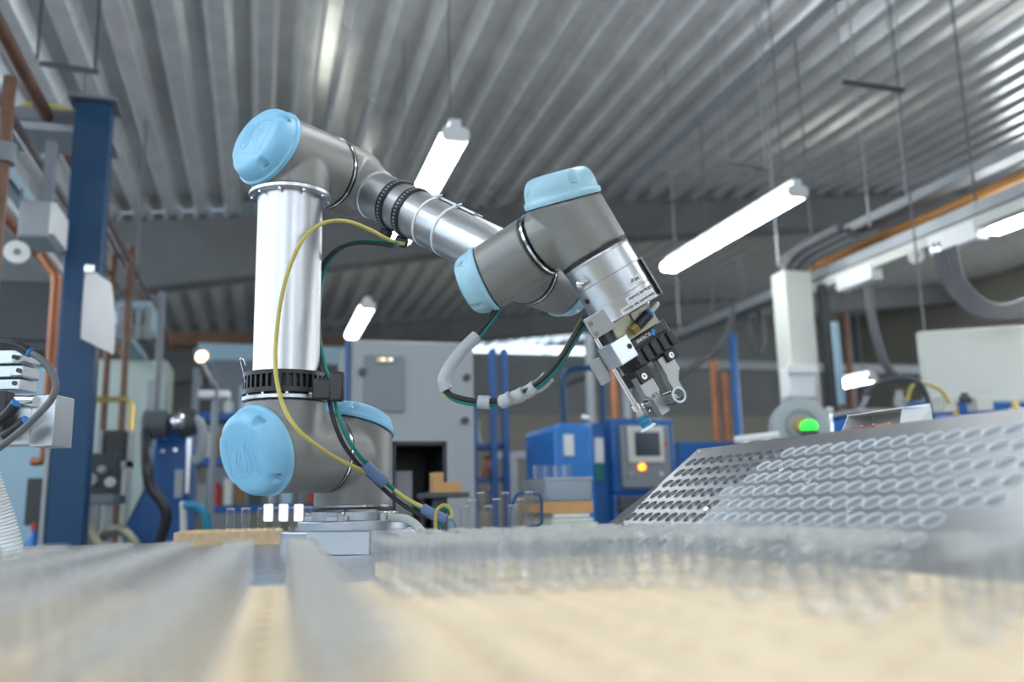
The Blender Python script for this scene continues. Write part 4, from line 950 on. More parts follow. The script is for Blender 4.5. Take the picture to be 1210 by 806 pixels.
# vertical pipes
v0 = Pd(12, 95, 2.75)
pipe([(v0.x, v0.y, 0), (v0.x, v0.y, Pa(14, 92, 1, v0.y).z)], 0.020, M_RUST, 'upright brown pipe at the left picture edge')
single('pipe_clamp', MB().ring((v0.x, v0.y, Pa(10, 182, 1, v0.y).z), ZU, 0.02, 0.034, -0.03, 0.03, 20), M_MGREY, 'grey clamp on the upright brown pipe', 'clamp')
cv = Pd(64, 330, 3.4)
pipe([Pd(48, 300, 3.4), Pd(60, 318, 3.4), Pd(66, 330, 3.4), Pd(63, 380, 3.4), Pd(57, 470, 3.4), Pd(53, 535, 3.4), Pd(47, 545, 3.4), Pd(38, 545, 3.4)], 0.017, M_COPPER, 'bright copper pipe dropping down left of the blue post', sub=4)
# cable tray with boxes along the left
tz = 2.28; tp_ = Pa(0, 205, 2, tz); tx = tp_.x
ct = thing('cable_tray', 'pale blue cable tray with white covers along the left pipes', 'cable tray', (tx, 4.5, tz))
part('tray_channel', MB().bb(tx-0.10, tx+0.02, 2.0, 8.2, tz, tz+0.012).bb(tx+0.01, tx+0.02, 2.0, 8.2, tz, tz+0.06).bb(tx-0.10, tx-0.09, 2.0, 8.2, tz, tz+0.06), M_PBLUE, ct)
part('tray_lamp_strip', MB().bb(tx-0.08, tx-0.03, 2.2, 6.0, tz-0.04, tz-0.002), M_WHITE, ct, 0.004)
for yy_ in (3.0, 5.2, 7.4): part('hanger', MB().cyl((tx-0.04, yy_, tz+0.01), (tx-0.04, yy_, roof_z(tx)), 0.006, n=6), M_GCAB, ct)
x0, x1, yy, z0, z1 = plane_box(42, 237, 66, 280, 3.0)
jb = thing('junction_box', 'pale grey junction box hanging from the left cable tray', 'junction box', ((x0+x1)/2, yy+0.08, z0))
part('box_body', MB().bb(x0-0.05, x1-0.02, yy, yy+0.2, z0, z1), M_LGREY, jb, 0.006); part('box_cover', MB().bb(x1-0.02, x1, yy-0.004, yy+0.2, z0+.01, z1-.005), M_WHITE, jb, 0.003)
part('box_hanger', MB().bb((x0+x1)/2-0.03, (x0+x1)/2, yy+0.05, yy+0.1, z1, tz+0.002), M_MGREY, jb)
dp_ = Pd(20, 298, 3.0); dsc = thing('pipe_disc', 'small white round disc below the copper-red pipe', 'disc', dp_)
part('disc', MB().lathe(dp_, (0.25, -1, 0), [(-0.006, 0.040), (0.006, 0.040)], 24), M_WHITE, dsc, 0.002); part('hub', MB().lathe(dp_, (0.25, -1, 0), [(0.006, 0.010), (0.014, 0.010)], 16), M_MGREY, dsc)
part('hanger', MB().cyl(dp_, V((dp_.x, dp_.y, 2.1)), 0.004, n=6), M_MGREY, dsc)
cy = [Pa(25, 128, 1, PYc+0.085), Pa(45, 122, 1, PYc+0.085), Pa(65, 126, 1, PYc+0.085), Pa(82, 134, 1, PYc+0.085), Pa(96, 140, 1, PYc+0.085)]; cy = [V((c.x, c.y, max(c.z, ztop+0.009))) for c in cy]
single('yellow_hose', MB().sweep(cy, 0.010, 8, 5), M_YEL, 'yellow hose draped over the bracket at the top of the blue post', 'hose')
br = thing('roof_bracket', 'thin dark bracket bar hanging below the roof above the blue post', 'bracket', Pd(80, 78, 3.6))
part('bar', MB().cyl(Pd(48, 75, 3.6), Pd(115, 85, 3.6), 0.012, n=8), M_DGREY, br)
q = Pd(44, 70, 3.6); part('drop_rod', MB().cyl(q, V((q.x, q.y, roof_z(q.x))), 0.006, n=6), M_DGREY, br)
q = Pd(112, 84, 3.6); part('drop_rod', MB().cyl(q, V((q.x, q.y, roof_z(q.x))), 0.006, n=6), M_DGREY, br)
wb = thing('wall_bracket', 'grey cross arm reaching left from the top of the blue post', 'bracket', (PXc-0.3, PYc+0.1, ztop-0.06))
part('arm', MB().bb(PXc-0.75, PXc+0.05, PYc+0.06, PYc+0.11, ztop-0.05, ztop+0.0), M_MGREY, wb); part('arm_plate', MB().bb(PXc-0.4, PXc+0.05, PYc+0.05, PYc+0.3, ztop-0.09, ztop-0.06), M_LGREY, wb)
# pale blue cabinet and things in front of it
def cabinet(name, label, px0, py0, px1, py1, d, dep, m, handle=True, zfloor=0.0, cat='cabinet', doors=1):
    x0, x1, yy, z0, z1 = plane_box(px0, py0, px1, py1, d)
    o = thing(name, label, cat, ((x0+x1)/2, yy+dep/2, zfloor))
    part('body', MB().bb(x0, x1, yy+0.015, yy+dep, zfloor, z1), m, o, 0.005)
    w_ = (x1-x0)/doors
    for i in range(doors):
        dr = part('door', MB().bb(x0+w_*i+0.008, x0+w_*(i+1)-0.008, yy, yy+0.015, zfloor+0.05, z1-0.01), m, o, 0.003)
        if handle: part('handle', MB().bb(x0+w_*(i+1)-0.06, x0+w_*(i+1)-0.04, yy-0.02, yy, (zfloor+z1)/2, (zfloor+z1)/2+0.1), M_STEEL, dr, 0.003)
    return o, x0, x1, yy, z1
cabinet('tall_cabinet', 'pale blue cabinet behind the pneumatic slide at the left edge', -70, 432, 60, 640, 3.9, 0.5, M_PBLUE)
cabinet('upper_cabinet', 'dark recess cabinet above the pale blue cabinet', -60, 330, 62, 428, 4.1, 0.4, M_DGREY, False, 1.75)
x0, x1, yy, z0, z1 = plane_box(30, 565, 52, 621, 3.3)
bxo = thing('control_box', 'small dark grey control box fixed left of the blue post', 'control box', ((x0+x1)/2, yy, z0))
part('box', MB().bb(x0, x1, yy, yy+0.08, z0, z1), M_DGREY, bxo, 0.004); part('stand', MB().bb(x0+0.02, x0+0.05, yy+0.03, yy+0.06, 0, z0), M_DGREY, bxo)
x0, x1, yy, z0, z1 = plane_box(34, 622, 46, 648, 3.2)
bt = thing('spray_bottle', 'blue spray bottle with a red cap beside the foot of the blue post', 'bottle', ((x0+x1)/2, yy, z0)); cxb = (x0+x1)/2
part('bottle', MB().lathe((cxb, yy, z0-0.08), ZU, [(0, 0.03), (0.10, 0.03), (0.13, 0.012), (0.145, 0.012)], 16), M_BLUEB, bt); part('cap', MB().lathe((cxb, yy, z0+0.065), ZU, [(0, 0.013), (0.025, 0.011)], 12), M_RED, bt)
st = thing('bottle_stand', 'low grey stand under the blue spray bottle', 'stand', (cxb, yy, 0)); part('top', MB().bb(cxb-.1, cxb+.1, yy-.08, yy+.08, z0-.10, z0-.08), M_MGREY, st); part('leg', MB().bb(cxb-.03, cxb+.03, yy-.03, yy+.03, 0, z0-.10), M_MGREY, st)
cabinet('switch_cabinet', 'pale green-grey switch cabinet behind the thin pipes', 100, 425, 193, 640, 6.2, 0.5, M_PGREEN)
# thin upright pipes and ladder in front of the switch cabinet
for px, py0, py1, d, m, lab in ((119, 300, 545, 5.0, M_RUST, 'thin brown upright pipe, nearest to the blue post'), (141, 290, 545, 5.0, M_RUST, 'thin brown upright pipe, second from the blue post'), (184, 345, 500, 5.2, M_MGREY, 'grey upright conduit right of the pale green cabinet'), (176, 450, 500, 5.1, M_LGREY, 'short pale conduit in front of the pale green cabinet')):
    q0 = Pd(px, py1, d); zt = Pa(px+4, py0, 1, q0.y).z
    pipe([(q0.x, q0.y, 0), (q0.x, q0.y, zt)], 0.020, m, lab)
q0 = Pd(105, 472, 4.6); q1 = Pd(150, 472, 4.6); q2 = Pd(156, 496, 4.6)
pipe([q0, q1, V((q2.x, q1.y, q1.z-0.03)), V((q2.x, q1.y, 0))], 0.016, M_BRASS, 'bent brass pipe in front of the pale green cabinet', sub=1)
# pneumatic valve bank hanging under the left beam
x0, x1, yy, z0, z1 = plane_box(136, 355, 178, 402, 5.4)
vb = thing('valve_bank', 'light blue valve bank hanging above the pale green cabinet', 'valve bank', ((x0+x1)/2, yy, z0))
part('manifold', MB().bb(x0, x1, yy, yy+0.35, z0+0.08, z1), M_PBLUE, vb, 0.01)
for i in range(4): part('valve', MB().bb(x0+0.02+i*0.05, x0+0.055+i*0.05, yy-0.06, yy, z0, z1-0.05), M_LGREY, vb, 0.004)
part('hanger', MB().cyl(((x0+x1)/2, yy+0.1, z1), ((x0+x1)/2, yy+0.1, roof_z(x0)), 0.01, n=6), M_GCAB, vb)
# blue machine with motor head
x0, x1, yy, z0, z1 = plane_box(158, 500, 222, 645, 3.6)
bm_ = thing('blue_machine', 'dark blue machine with a bright steel edge and motor head left of the robot', 'machine', ((x0+x1)/2, yy+0.2, 0))
part('column', MB().prism([V((x0-0.04, yy, 0)), V((x1+0.05, yy, 0)), V((x1, yy, z1)), V((x0+0.075, yy, z1)), V((x0+0.05, yy, z1-0.24)), V((x0-0.03, yy, z1-0.42))], (0, 0.28, 0)), M_BLUE, bm_, 0.012)
part('base', MB().bb(x0-0.12, x1+0.12, yy-0.06, yy+0.4, 0, 0.78), M_BLUE, bm_, 0.01)
part('steel_edge', MB().box(Pd(223, 540, 3.55), (0.020, 0.03, 0.29)), M_STEEL, bm_, 0.003)
mh = Pd(200, 502, 3.5)
hd = part('motor_head', MB().lathe(mh-V((0.10, 0, 0)), (1, 0, 0.05), [(0, 0.035), (0.01, 0.055), (0.09, 0.055), (0.10, 0.04), (0.13, 0.04), (0.14, 0.055), (0.2, 0.052), (0.21, 0.03)], 24), M_DGREY, bm_)
for k in range(7): part('cooling_fin', MB().lathe(mh+V((-0.09+k*0.012, 0, 0)), (1, 0, 0.05), [(0, 0.060), (0.004, 0.060)], 24), M_MGREY, hd)
part('head_flange', MB().lathe(mh+V((0.02, -0.01, 0.005)), (0.4, -1, 0.1), [(0, 0.035), (0.05, 0.03), (0.06, 0.015)], 20), M_STEEL, hd)
part('guard_pipe', MB().sweep([Pd(225, 494, 3.5), Pd(236, 500, 3.5), Pd(240, 520, 3.5), Pd(236, 540, 3.5), Pd(229, 545, 3.5)], 0.020, 10, 5), M_LGREY, bm_)
for px, py in ((190, 532), (205, 530)):
    c = Pd(px, py, 3.55); part('bolt', MB().cyl(V((c.x, yy+0.001, c.z)), V((c.x, yy-0.01, c.z)), 0.008, n=10), M_STEEL, bm_)
part('side_plate', MB().box(Pd(211, 572, 3.5), (0.03, 0.03, 0.11)), M_LGREY, bm_, 0.003)
single('machine_hose', MB().sweep(P3([(172, 512, 3.42), (173, 545, 3.3), (178, 575, 3.28), (192, 595, 3.28), (197, 612, 3.28), (189, 640, 3.28), (184, 665, 3.28)]), 0.020, 10, 6), M_BLKPL, 'black hose hanging down the front of the dark blue machine', 'hose')
single('machine_hose', MB().sweep(P3([(100, 610, 3.3), (107, 632, 3.3), (120, 648, 3.3), (140, 652, 3.3), (170, 655, 3.3)]), 0.022, 10, 6), M_OLIVE, 'olive hose curling on the floor side of the blue post', 'hose')
single('machine_hose', MB().sweep(P3([(118, 635, 3.35), (140, 625, 3.35), (158, 640, 3.35), (166, 660, 3.35)]), 0.020, 10, 6), M_OLIVE, 'olive hose arching beside the dark blue machine', 'hose')
fr = thing('teal_frame', 'teal bent tube guard with a pale upright right of the dark blue machine', 'guard', Pd(230, 620, 3.2))
part('bent_tube', MB().sweep(P3([(218, 597, 3.2), (232, 598, 3.2), (241, 606, 3.2), (245, 625, 3.2), (244, 700, 3.2), (242, 900, 3.2)]), 0.016, 10, 5), M_TEAL, fr); part('upright', MB().sweep(P3([(216, 598, 3.2), (217, 620, 3.2), (219, 900, 3.2)]), 0.012, 8, 3), M_CREAM, fr)
# small table with gauges
x0, x1, yy, z0, z1 = plane_box(96, 584, 134, 595, 3.4)
gt_ = thing('gauge_table', 'grey metal table between the blue post and the dark blue machine', 'table', ((x0+x1)/2, yy+0.15, 0))
part('table_top', MB().bb(x0, x1, yy, yy+0.35, z0, z1), M_MGREY, gt_, 0.003)
for sx in (x0+0.02, x1-0.02): part('leg', MB().bb(sx-.015, sx+.015, yy+0.02, yy+.05, 0, z0), M_LGREY, gt_)
gd = thing('dial_gauge_unit', 'black gauge unit with two round pale dials on the grey table', 'gauge', ((x0+x1)/2, yy+0.1, z1))
part('body', MB().bb(x0+0.0, x1-0.01, yy+0.06, yy+0.22, z1, z1+0.16), M_DGREY, gd, 0.006)
for px, py, r_ in ((108, 567, 0.024), (131, 570, 0.020), (121, 555, 0.016)):
    c = Pa(px, py, 1, yy+0.06); part('dial', MB().lathe(c, (0, -1, 0), [(0, r_), (0.02, r_), (0.022, r_*0.8)], 18), M_LGREY if px != 131 else M_CREAM, gd)
x0, x1, yy, z0, z1 = plane_box(123, 508, 148, 540, 4.3)
rm_ = thing('relay_box', 'small framed black relay box in front of the pale green cabinet', 'box', ((x0+x1)/2, yy, z0))
part('frame', MB().bb(x0-.03, x1+.03, yy, yy+.1, z0-.05, z0-.02).bb(x0-.03, x0-.01, yy, yy+.1, 0, z1).bb(x1+.01, x1+.03, yy, yy+.1, 0, z1), M_LGREY, rm_); part('relay', MB().bb(x0, x1, yy+.01, yy+.1, z0-.02, z1), M_BLKPL, rm_, 0.004)
# lamp arm with warm bulb, white bench lamp
wl = Pd(238, 421, 4.6)
tl = thing('work_lamp', 'small work lamp with a glowing warm bulb left of the robot', 'lamp', wl)
ld = (V((0.45, -0.75, -0.55))).normalized()
part('shade', MB().lathe(wl-ld*0.05, ld, [(-0.03, 0.012), (0, 0.018), (0.05, 0.034), (0.053, 0.034), (0.004, 0.016)], 20, True, False), M_MGREY, tl)
part('bulb', MB().sphere(wl, 0.024, 16), M_WARM, tl)
part('arm', MB().sweep([wl-ld*0.08, wl+V((0.05, 0.05, -0.12)), wl+V((0.08, 0.1, -0.3)), V((wl.x+0.06, wl.y+0.12, 0.0))], 0.010, 8, 5), M_MGREY, tl)
x0, x1, yy, z0, z1 = plane_box(234, 461, 272, 470, 4.8)
wbl = thing('bench_lamp', 'white unlit bench lamp on a thin stand beside the warm work lamp', 'lamp', ((x0+x1)/2, yy, 0))
part('head', MB().bb(x0, x1, yy, yy+0.12, z0, z1), M_WHITE, wbl, 0.01); part('stand', MB().cyl(((x0+x1)/2, yy+0.05, 0), ((x0+x1)/2, yy+0.05, z0), 0.014, n=10), M_LGREY, wbl)
# shelving at the far left
x0, x1, yy, z0, z1 = plane_box(226, 482, 300, 496, 6.0)
sh = thing('shelf_unit', 'blue shelf unit full of small parts behind the lower robot joint', 'shelf', ((x0+x1)/2, yy+0.2, 0))
zs = [z0-0.62, z0-0.30, z0]
for z_ in zs: part('shelf_board', MB().bb(x0, x1+0.5, yy, yy+0.4, z_, z_+0.05), M_BLUE, sh, 0.004)
for xx in (x0+0.02, x1+0.46):
    for yy_ in (yy+0.02, yy+0.36): part('upright', MB().bb(xx-.02, xx+.02, yy_-.02, yy_+.02, 0, z0+0.35), M_MGREY, sh)
rnd = random.Random(3)
kinds = [(M_LGREY, 'light grey'), (M_RED, 'red'), (M_CREAM, 'cream'), (M_CARD, 'brown'), (M_DGREY, 'black'), (M_WHITE, 'white'), (M_PBLUE, 'pale blue')]
place = ['lowest', 'middle', 'top']
for zi, z_ in enumerate(zs):
    xx = x0+0.05; ki = zi*2
    order = ['first', 'second', 'third', 'fourth', 'fifth', 'sixth', 'seventh', 'eighth', 'ninth']; oi = 0
    while xx < x1+0.40 and oi < 9:
        w_ = rnd.uniform(0.05, 0.10); h_ = rnd.uniform(0.08, 0.20); m_, cn = kinds[ki % 7]; ki += 1
        lab = '%s %s on the %s shelf of the blue unit, %s from the left' % (cn, 'canister' if oi % 2 else 'parts box', place[zi], order[oi])
        if oi % 2: single('canister', MB().lathe((xx+w_/2, yy+0.12, z_+0.0505), ZU, [(0, w_/2), (h_*0.8, w_/2), (h_*0.9, w_/4), (h_, w_/4)], 16), m_, lab, 'canister', group='small parts on the blue shelves')
        else: single('parts_box', MB().bb(xx, xx+w_, yy+0.04, yy+0.2, z_+0.0505, z_+0.05+h_), m_, lab, 'box', group='small parts on the blue shelves', bevel=0.004)
        xx += w_+rnd.uniform(0.01, 0.04); oi += 1
cabinet('far_cabinet', 'tall grey cabinet far behind the warm work lamp', 246, 425, 300, 600, 9.0, 0.5, M_MGREY)
# brown duct below the far ribs on the left, light blue duct beneath it
q = Pa(200, 400, 1, 11.5)
single('far_duct', MB().bb(q.x-0.2, q.x+3.2, 11.3, 11.7, q.z-0.10, q.z+0.05), M_RUST, 'brown duct crossing under the far roof ribs left of the robot', 'duct', bevel=0.01)
q = Pa(245, 415, 1, 10.9)
single('far_duct', MB().bb(q.x-0.1, q.x+2.4, 10.8, 11.1, q.z-0.14, q.z+0.08), M_PBLUE, 'pale blue duct crossing below the brown duct', 'duct', bevel=0.01)

# ================================================================== MIDDLE BACKGROUND: RACK AND BLUE MACHINE
x0, x1, yy, z0, z1 = plane_box(556, 480, 604, 615, 4.2)
rk_ = thing('blue_rack', 'narrow blue rack of bright small parts right of the grey cabinet', 'rack', ((x0+x1)/2, yy+0.15, 0))
for xx in (x0+.02, (x0+x1)/2+0.02, x1-.02):
    part('upright', MB().bb(xx-.014, xx+.014, yy, yy+.04, 0, z1+0.28 if xx > x0+.05 else z1), M_BLUE, rk_)
for z_ in (z0+0.02, z0+0.18, z0+0.34): part('shelf_board', MB().bb(x0, x1, yy+.04, yy+.3, z_, z_+0.02), M_BLUE if z_ > z0+.1 else M_WOOD2, rk_)
for i, (xx, z_, m_, cn) in enumerate(((x0+.05, z0+.0405, M_COPPER, 'copper-coloured'), (x0+.12, z0+.0405, M_STEEL, 'shiny steel'), (x0+.04, z0+.2005, M_STEEL, 'polished'), (x0+.11, z0+.2005, M_COPPER, 'orange-tinted'), (x0+.06, z0+.3605, M_LGREY, 'dull grey'))):
    single('metal_fitting', MB().lathe((xx, yy+.12, z_), ZU, [(0, .025), (.04, .025), (.045, .015), (.09, .015), (.095, .022), (.11, .022)], 14), m_, cn+' fitting on the narrow blue rack', 'fitting', group='fittings on the blue rack')
x0, x1, yy, z0, z1 = plane_box(584, 534, 634, 543, 5.2)
tt = thing('tee_stand', 'white T-shaped stand behind the back tubes', 'stand', ((x0+x1)/2, yy, 0))
part('cross_bar', MB().bb(x0, x1, yy, yy+.06, z0, z1), M_LGREY, tt, 0.006); part('stem', MB().bb((x0+x1)/2-.04, (x0+x1)/2+.01, yy, yy+.06, 0, z0), M_LGREY, tt, 0.004)
a = plane_box(643, 533, 664, 562, 6.5); sw_ = thing('switch_box', 'pale switch box on a post left of the bright blue machine', 'box', ((a[0]+a[1])/2, a[2]+.07, 0))
part('box', MB().bb(a[0], a[1], a[2], a[2]+.15, a[3], a[4]), M_LGREY, sw_, 0.01); part('post', MB().bb((a[0]+a[1])/2-.03, (a[0]+a[1])/2+.03, a[2]+.05, a[2]+.11, 0, a[3]), M_MGREY, sw_)
x0, x1, yy, z0, z1 = plane_box(659, 500, 706, 640, 3.9)
mc = thing('blue_machine', 'bright blue machine enclosure with a grey operator screen', 'machine', (x0+0.4, yy+0.3, 0))
part('left_housing', MB().bb(x0, x1, yy, yy+0.5, 0, z1), M_BLUEB, mc, 0.03)
part('middle_panel', MB().bb(x1, x1+0.10, yy+0.06, yy+0.5, 0, z1-0.01), M_BLUE, mc, 0.01)
a = plane_box(733, 494, 800, 578, 4.0); ay = a[2]
part('screen_housing', MB().bb(a[0]-0.03, a[1], ay+0.02, ay+0.35, a[3]-0.02, a[4]), M_BLUE, mc, 0.01)
cs = part('operator_panel', MB().bb(a[0]+0.005, a[1]-0.035, ay-0.005, ay+0.03, a[3]+0.005, a[4]-0.035), M_MGREY, mc, 0.006)
s_ = plane_box(741, 504, 783, 547, 4.0)
bz_ = part('screen_bezel', MB().bb(s_[0], s_[1], ay-0.018, ay-0.005, s_[3], s_[4]), M_CREAM, mc, 0.005)
s_ = plane_box(749, 511, 778, 539, 4.0); part('screen', MB().bb(s_[0], s_[1], ay-0.021, ay-0.017, s_[3], s_[4]), M_SCREEN, bz_)
c = Pa(758, 552, 1, ay-0.006); part('lit_button', MB().cyl(c, c-V((0, .012, 0)), 0.014, n=16), M_ORGL, cs)
for px, py, m_ in ((763, 556, M_CARD), (781, 560, M_CREAM), (785, 526, M_RED), (745, 560, M_LGREY)):
    c = Pa(px, py, 1, ay-0.006); part('button', MB().cyl(c, c-V((0, .010, 0)), 0.010, n=12), m_, cs)
part('drawer', MB().bb(a[0]-0.02, a[1]-0.02, ay-0.02, ay+0.3, a[3]-0.10, a[3]-0.03), M_DGREY, mc, 0.01); part('lower_body', MB().bb(a[0]-0.03, a[1], ay+0.02, ay+0.35, 0, a[3]-0.02), M_BLUE, mc, 0.01)
for px, py0, py1, m_, nm in ((678, 512, 538, M_WHITE, 'white_plate'), (724, 514, 545, M_WHITE, 'white_plate'), (706, 545, 567, M_RED, 'pink_label'), (722, 546, 568, M_GRN, 'green_label')):
    p0 = plane_box(px-6, py0, px+6, py1, 3.85); part(nm, MB().bb(p0[0], p0[1], yy-0.012 if px < 700 else yy+0.045, yy-0.001 if px < 700 else yy+0.059, p0[3], p0[4]), m_, mc, 0.003)
part('knob', MB().sphere(Pa(692, 500, 1, yy+0.1)+V((0, 0, 0.02)), 0.022, 14), M_STEEL, mc)
for i, (px, px2) in enumerate(((667, 712),)):
    g0 = Pa(667, 500, 1, yy+0.1); g1 = Pa(713, 500, 1, yy+0.1); zt = Pa(670, 435, 1, yy+0.1).z
    part('pipe_frame', MB().sweep([g0, V((g0.x, g0.y, zt-0.06)), V((g0.x+0.02, g0.y, zt-0.015)), V((g0.x+0.06, g0.y, zt)), V((g1.x-0.03, g1.y, zt)), V((g1.x, g1.y, zt-0.04)), g1], 0.014, 10, 4), M_NAVY, mc)
for px, py0, py1, m_, lab in ((699, 395, 500, M_LGREY, 'pale conduit rising behind the bright blue machine'), (727, 400, 495, M_COPPER, 'copper pipe rising behind the bright blue machine'), (741, 390, 495, M_LGREY, 'pale grey conduit right of the copper pipe, behind the machine'), (872, 395, 500, M_BLUEB, 'thin blue upright pole near the beige far wall'), (848, 425, 520, M_COPPER, 'copper pipe left of the thin blue pole'), (861, 440, 520, M_COPPER, 'copper pipe just left of the thin blue pole'), (995, 375, 500, M_RUST, 'brown upright pipe right of the white duct, left one'), (1010, 370, 500, M_RUST, 'brown upright pipe right of the white duct, right one')):
    d = 5.4 if px < 800 else (7.5 if px < 900 else 8.5); q = Pd(px, py1, d); zt = Pa(px-3, py0, 1, q.y).z
    pipe([(q.x, q.y, 0), (q.x, q.y, zt)], 0.026 if px < 800 else 0.032, m_, lab)
# white beam crossing far behind, long pale pipe
q0 = Pa(800, 432, 1, 9.5); q1 = Pa(938, 430, 1, 9.5)
fr_ = thing('far_rail', 'pale grey rail crossing the far wall behind the gripper', 'rail', (q0.x, 9.5, 0))
part('rail', MB().bb(q0.x-0.6, q1.x+2.2, 9.4, 9.55, q0.z-0.05, q0.z+0.06), M_LGREY, fr_, 0.01)
for xx in (q0.x-0.5, q1.x+2.1): part('post', MB().bb(xx-.05, xx+.05, 9.42, 9.53, 0, q0.z-0.05), M_LGREY, fr_)
cabinet('blue_cabinet', 'low blue cabinet behind the slanted plate, right of the screen', 806, 522, 880, 600, 5.6, 0.5, M_BLUE, False)

# ================================================================== RIGHT SIDE
dx = Pd(958, 490, 5.2); DX, DY = dx.x, dx.y
duct = thing('cable_duct', 'white upright cable duct with a small box near its foot', 'cable duct', (DX, DY, 0))
zt = Pa(945, 320, 1, DY).z; 
part('channel', MB().bb(DX-0.105, DX+0.085, DY, DY+0.14, 0, zt), M_CREAM, duct, 0.008)
x0, x1, yy, z0, z1 = plane_box(934, 433, 966, 470, 5.1)
part('socket_box', MB().bb(x0, x1, DY-0.09, DY, z0, z1), M_WHITE, duct, 0.01); part('socket_cover', MB().bb(x0-.01, x1+.01, DY-0.11, DY-0.09, z1-0.04, z1+0.01), M_WHITE, duct, 0.005)
for k, (dx_, zz_) in enumerate(((-0.06, 0.12), (-0.01, 0.10), (0.04, 0.08))):
    single('conduit_bend', MB().sweep([V((DX+dx_, DY+0.06, zt-0.15)), V((DX+dx_, DY+0.06, zt+0.01)), V((DX+dx_+0.01, DY+0.02, zt+zz_-0.05)), V((DX+dx_+0.03, DY-0.10, zt+zz_)), V((DX+dx_+0.04, DY-0.45, zt+zz_+0.01))], 0.026, 10, 6), M_GCAB, ['grey conduit bending out of the white duct, left one', 'grey conduit bending out of the white duct, middle one', 'grey conduit bending out of the white duct, right one'][k], 'conduit', group='conduits on the white duct')
sp_ = thing('strut_post', 'slim blue and grey strut post right of the white duct', 'post', (DX+0.22, DY-0.05, 0))
zt2 = Pa(970, 335, 1, DY).z
part('strut', MB().bb(DX+0.15, DX+0.19, DY, DY+0.05, 0, zt2), M_DGREY, sp_); part('blue_strip', MB().bb(DX+0.19, DX+0.24, DY-0.01, DY+0.05, Pa(970, 478, 1, DY).z, Pa(970, 380, 1, DY).z), M_PBLUE, sp_, 0.004)
# trays along the hall on the right
def ytray(px, py, z, y0, y1, w_, h_, m, label, name='cable_tray'):
    p = Pa(px, py, 2, z); o = thing(name, label, 'cable tray', (p.x, (y0+y1)/2, z))
    part('tray_floor', MB().bb(p.x-w_/2, p.x+w_/2, y0, y1, z, z+0.006), m, o)
    for s_ in (-1, 1): part('tray_side', MB().bb(p.x+s_*w_/2-0.004, p.x+s_*w_/2+0.004, y0, y1, z+.006, z+h_), m, o)
    for k in range(int((y1-y0)/1.3)+1):
        yk = y0+0.4+k*1.3
        part('hanger', MB().cyl((p.x-w_/2, yk, z+h_*.5), (p.x-w_/2, yk, roof_z(p.x)), 0.006, n=6), M_GCAB, o)
    return o, p
t1, tpx = ytray(1210, 183, 2.52, 1.6, 5.0, 0.10, 0.05, M_TRAY, 'grey cable tray high on the right, above the orange-brown pipe')
q = Pa(1210, 208, 2, 2.47)
pipe([(q.x, 1.6, 2.47), (q.x, 5.2, 2.47)], 0.030, M_ORNG, 'orange-brown pipe running between the two right cable trays')
t2, tpy = ytray(1210, 236, 2.32, 1.6, 9.6, 0.12, 0.06, M_TRAY, 'lower grey cable tray on the right carrying boxes and a lamp')
LX = tpy.x
single('trunking', MB().bb(LX-0.05, LX+0.02, 1.6, 4.7, 2.262, 2.318), M_CREAM, 'cream trunking under the lower right cable tray', 'trunking', bevel=0.004)
def ubox(px0, py0, px1, py1, label):
    x0, x1, yy, z0, z1 = plane_box(px0, py0, px1, py1, 4.0)
    pm = Pa((px0+px1)/2, (py0+py1)/2, 0, LX); h_ = (z1-z0)/2*pm.y/yy
    return single('junction_box', MB().bb(LX-0.06, LX+0.02, pm.y-0.16, pm.y+0.16, pm.z-h_*0.7, pm.z+h_*0.9), M_WHITE, label, 'junction box', bevel=0.01)
ubox(1115, 268, 1155, 298, 'white junction box under the right tray, beside the round white disc')
ubox(1000, 318, 1036, 342, 'white junction box under the right tray, near the white duct')
c = Pa(1083, 303, 0, LX-0.06); rd_ = thing('round_disc', 'round white disc fixed below the right cable tray', 'disc', c)
part('disc', MB().lathe(c, (-0.5, -1, 0), [(-.01, .040), (.008, .040), (.012, .03)], 24), M_WHITE, rd_); part('hub', MB().lathe(c, (-.5, -1, 0), [(.012, .008), (.018, .008)], 12), M_DGREY, rd_); part('stem', MB().cyl(c, (LX, c.y, 2.33), 0.008, n=8), M_MGREY, rd_)
for px, py, lab in ((1102, 296, 'left small spotlight head at the top of the cable bundle'), (1108, 295, 'right small spotlight head at the top of the cable bundle')):
    c = Pa(px, py, 0, LX-0.07); sp = thing('spot_head', lab, 'lamp', c, 'spot heads'); part('head', MB().lathe(c, (-.6, -1, -.2), [(-.05, .012), (0, .018), (.006, .018)], 14), M_DGREY, sp); part('lens', MB().lathe(c, (-.6, -1, -.2), [(.006, .014), (.012, .008)], 14), M_LEDW, sp); part('stem', MB().cyl(c, (LX-0.03, c.y, 2.32), 0.008, n=8), M_DGREY, sp)
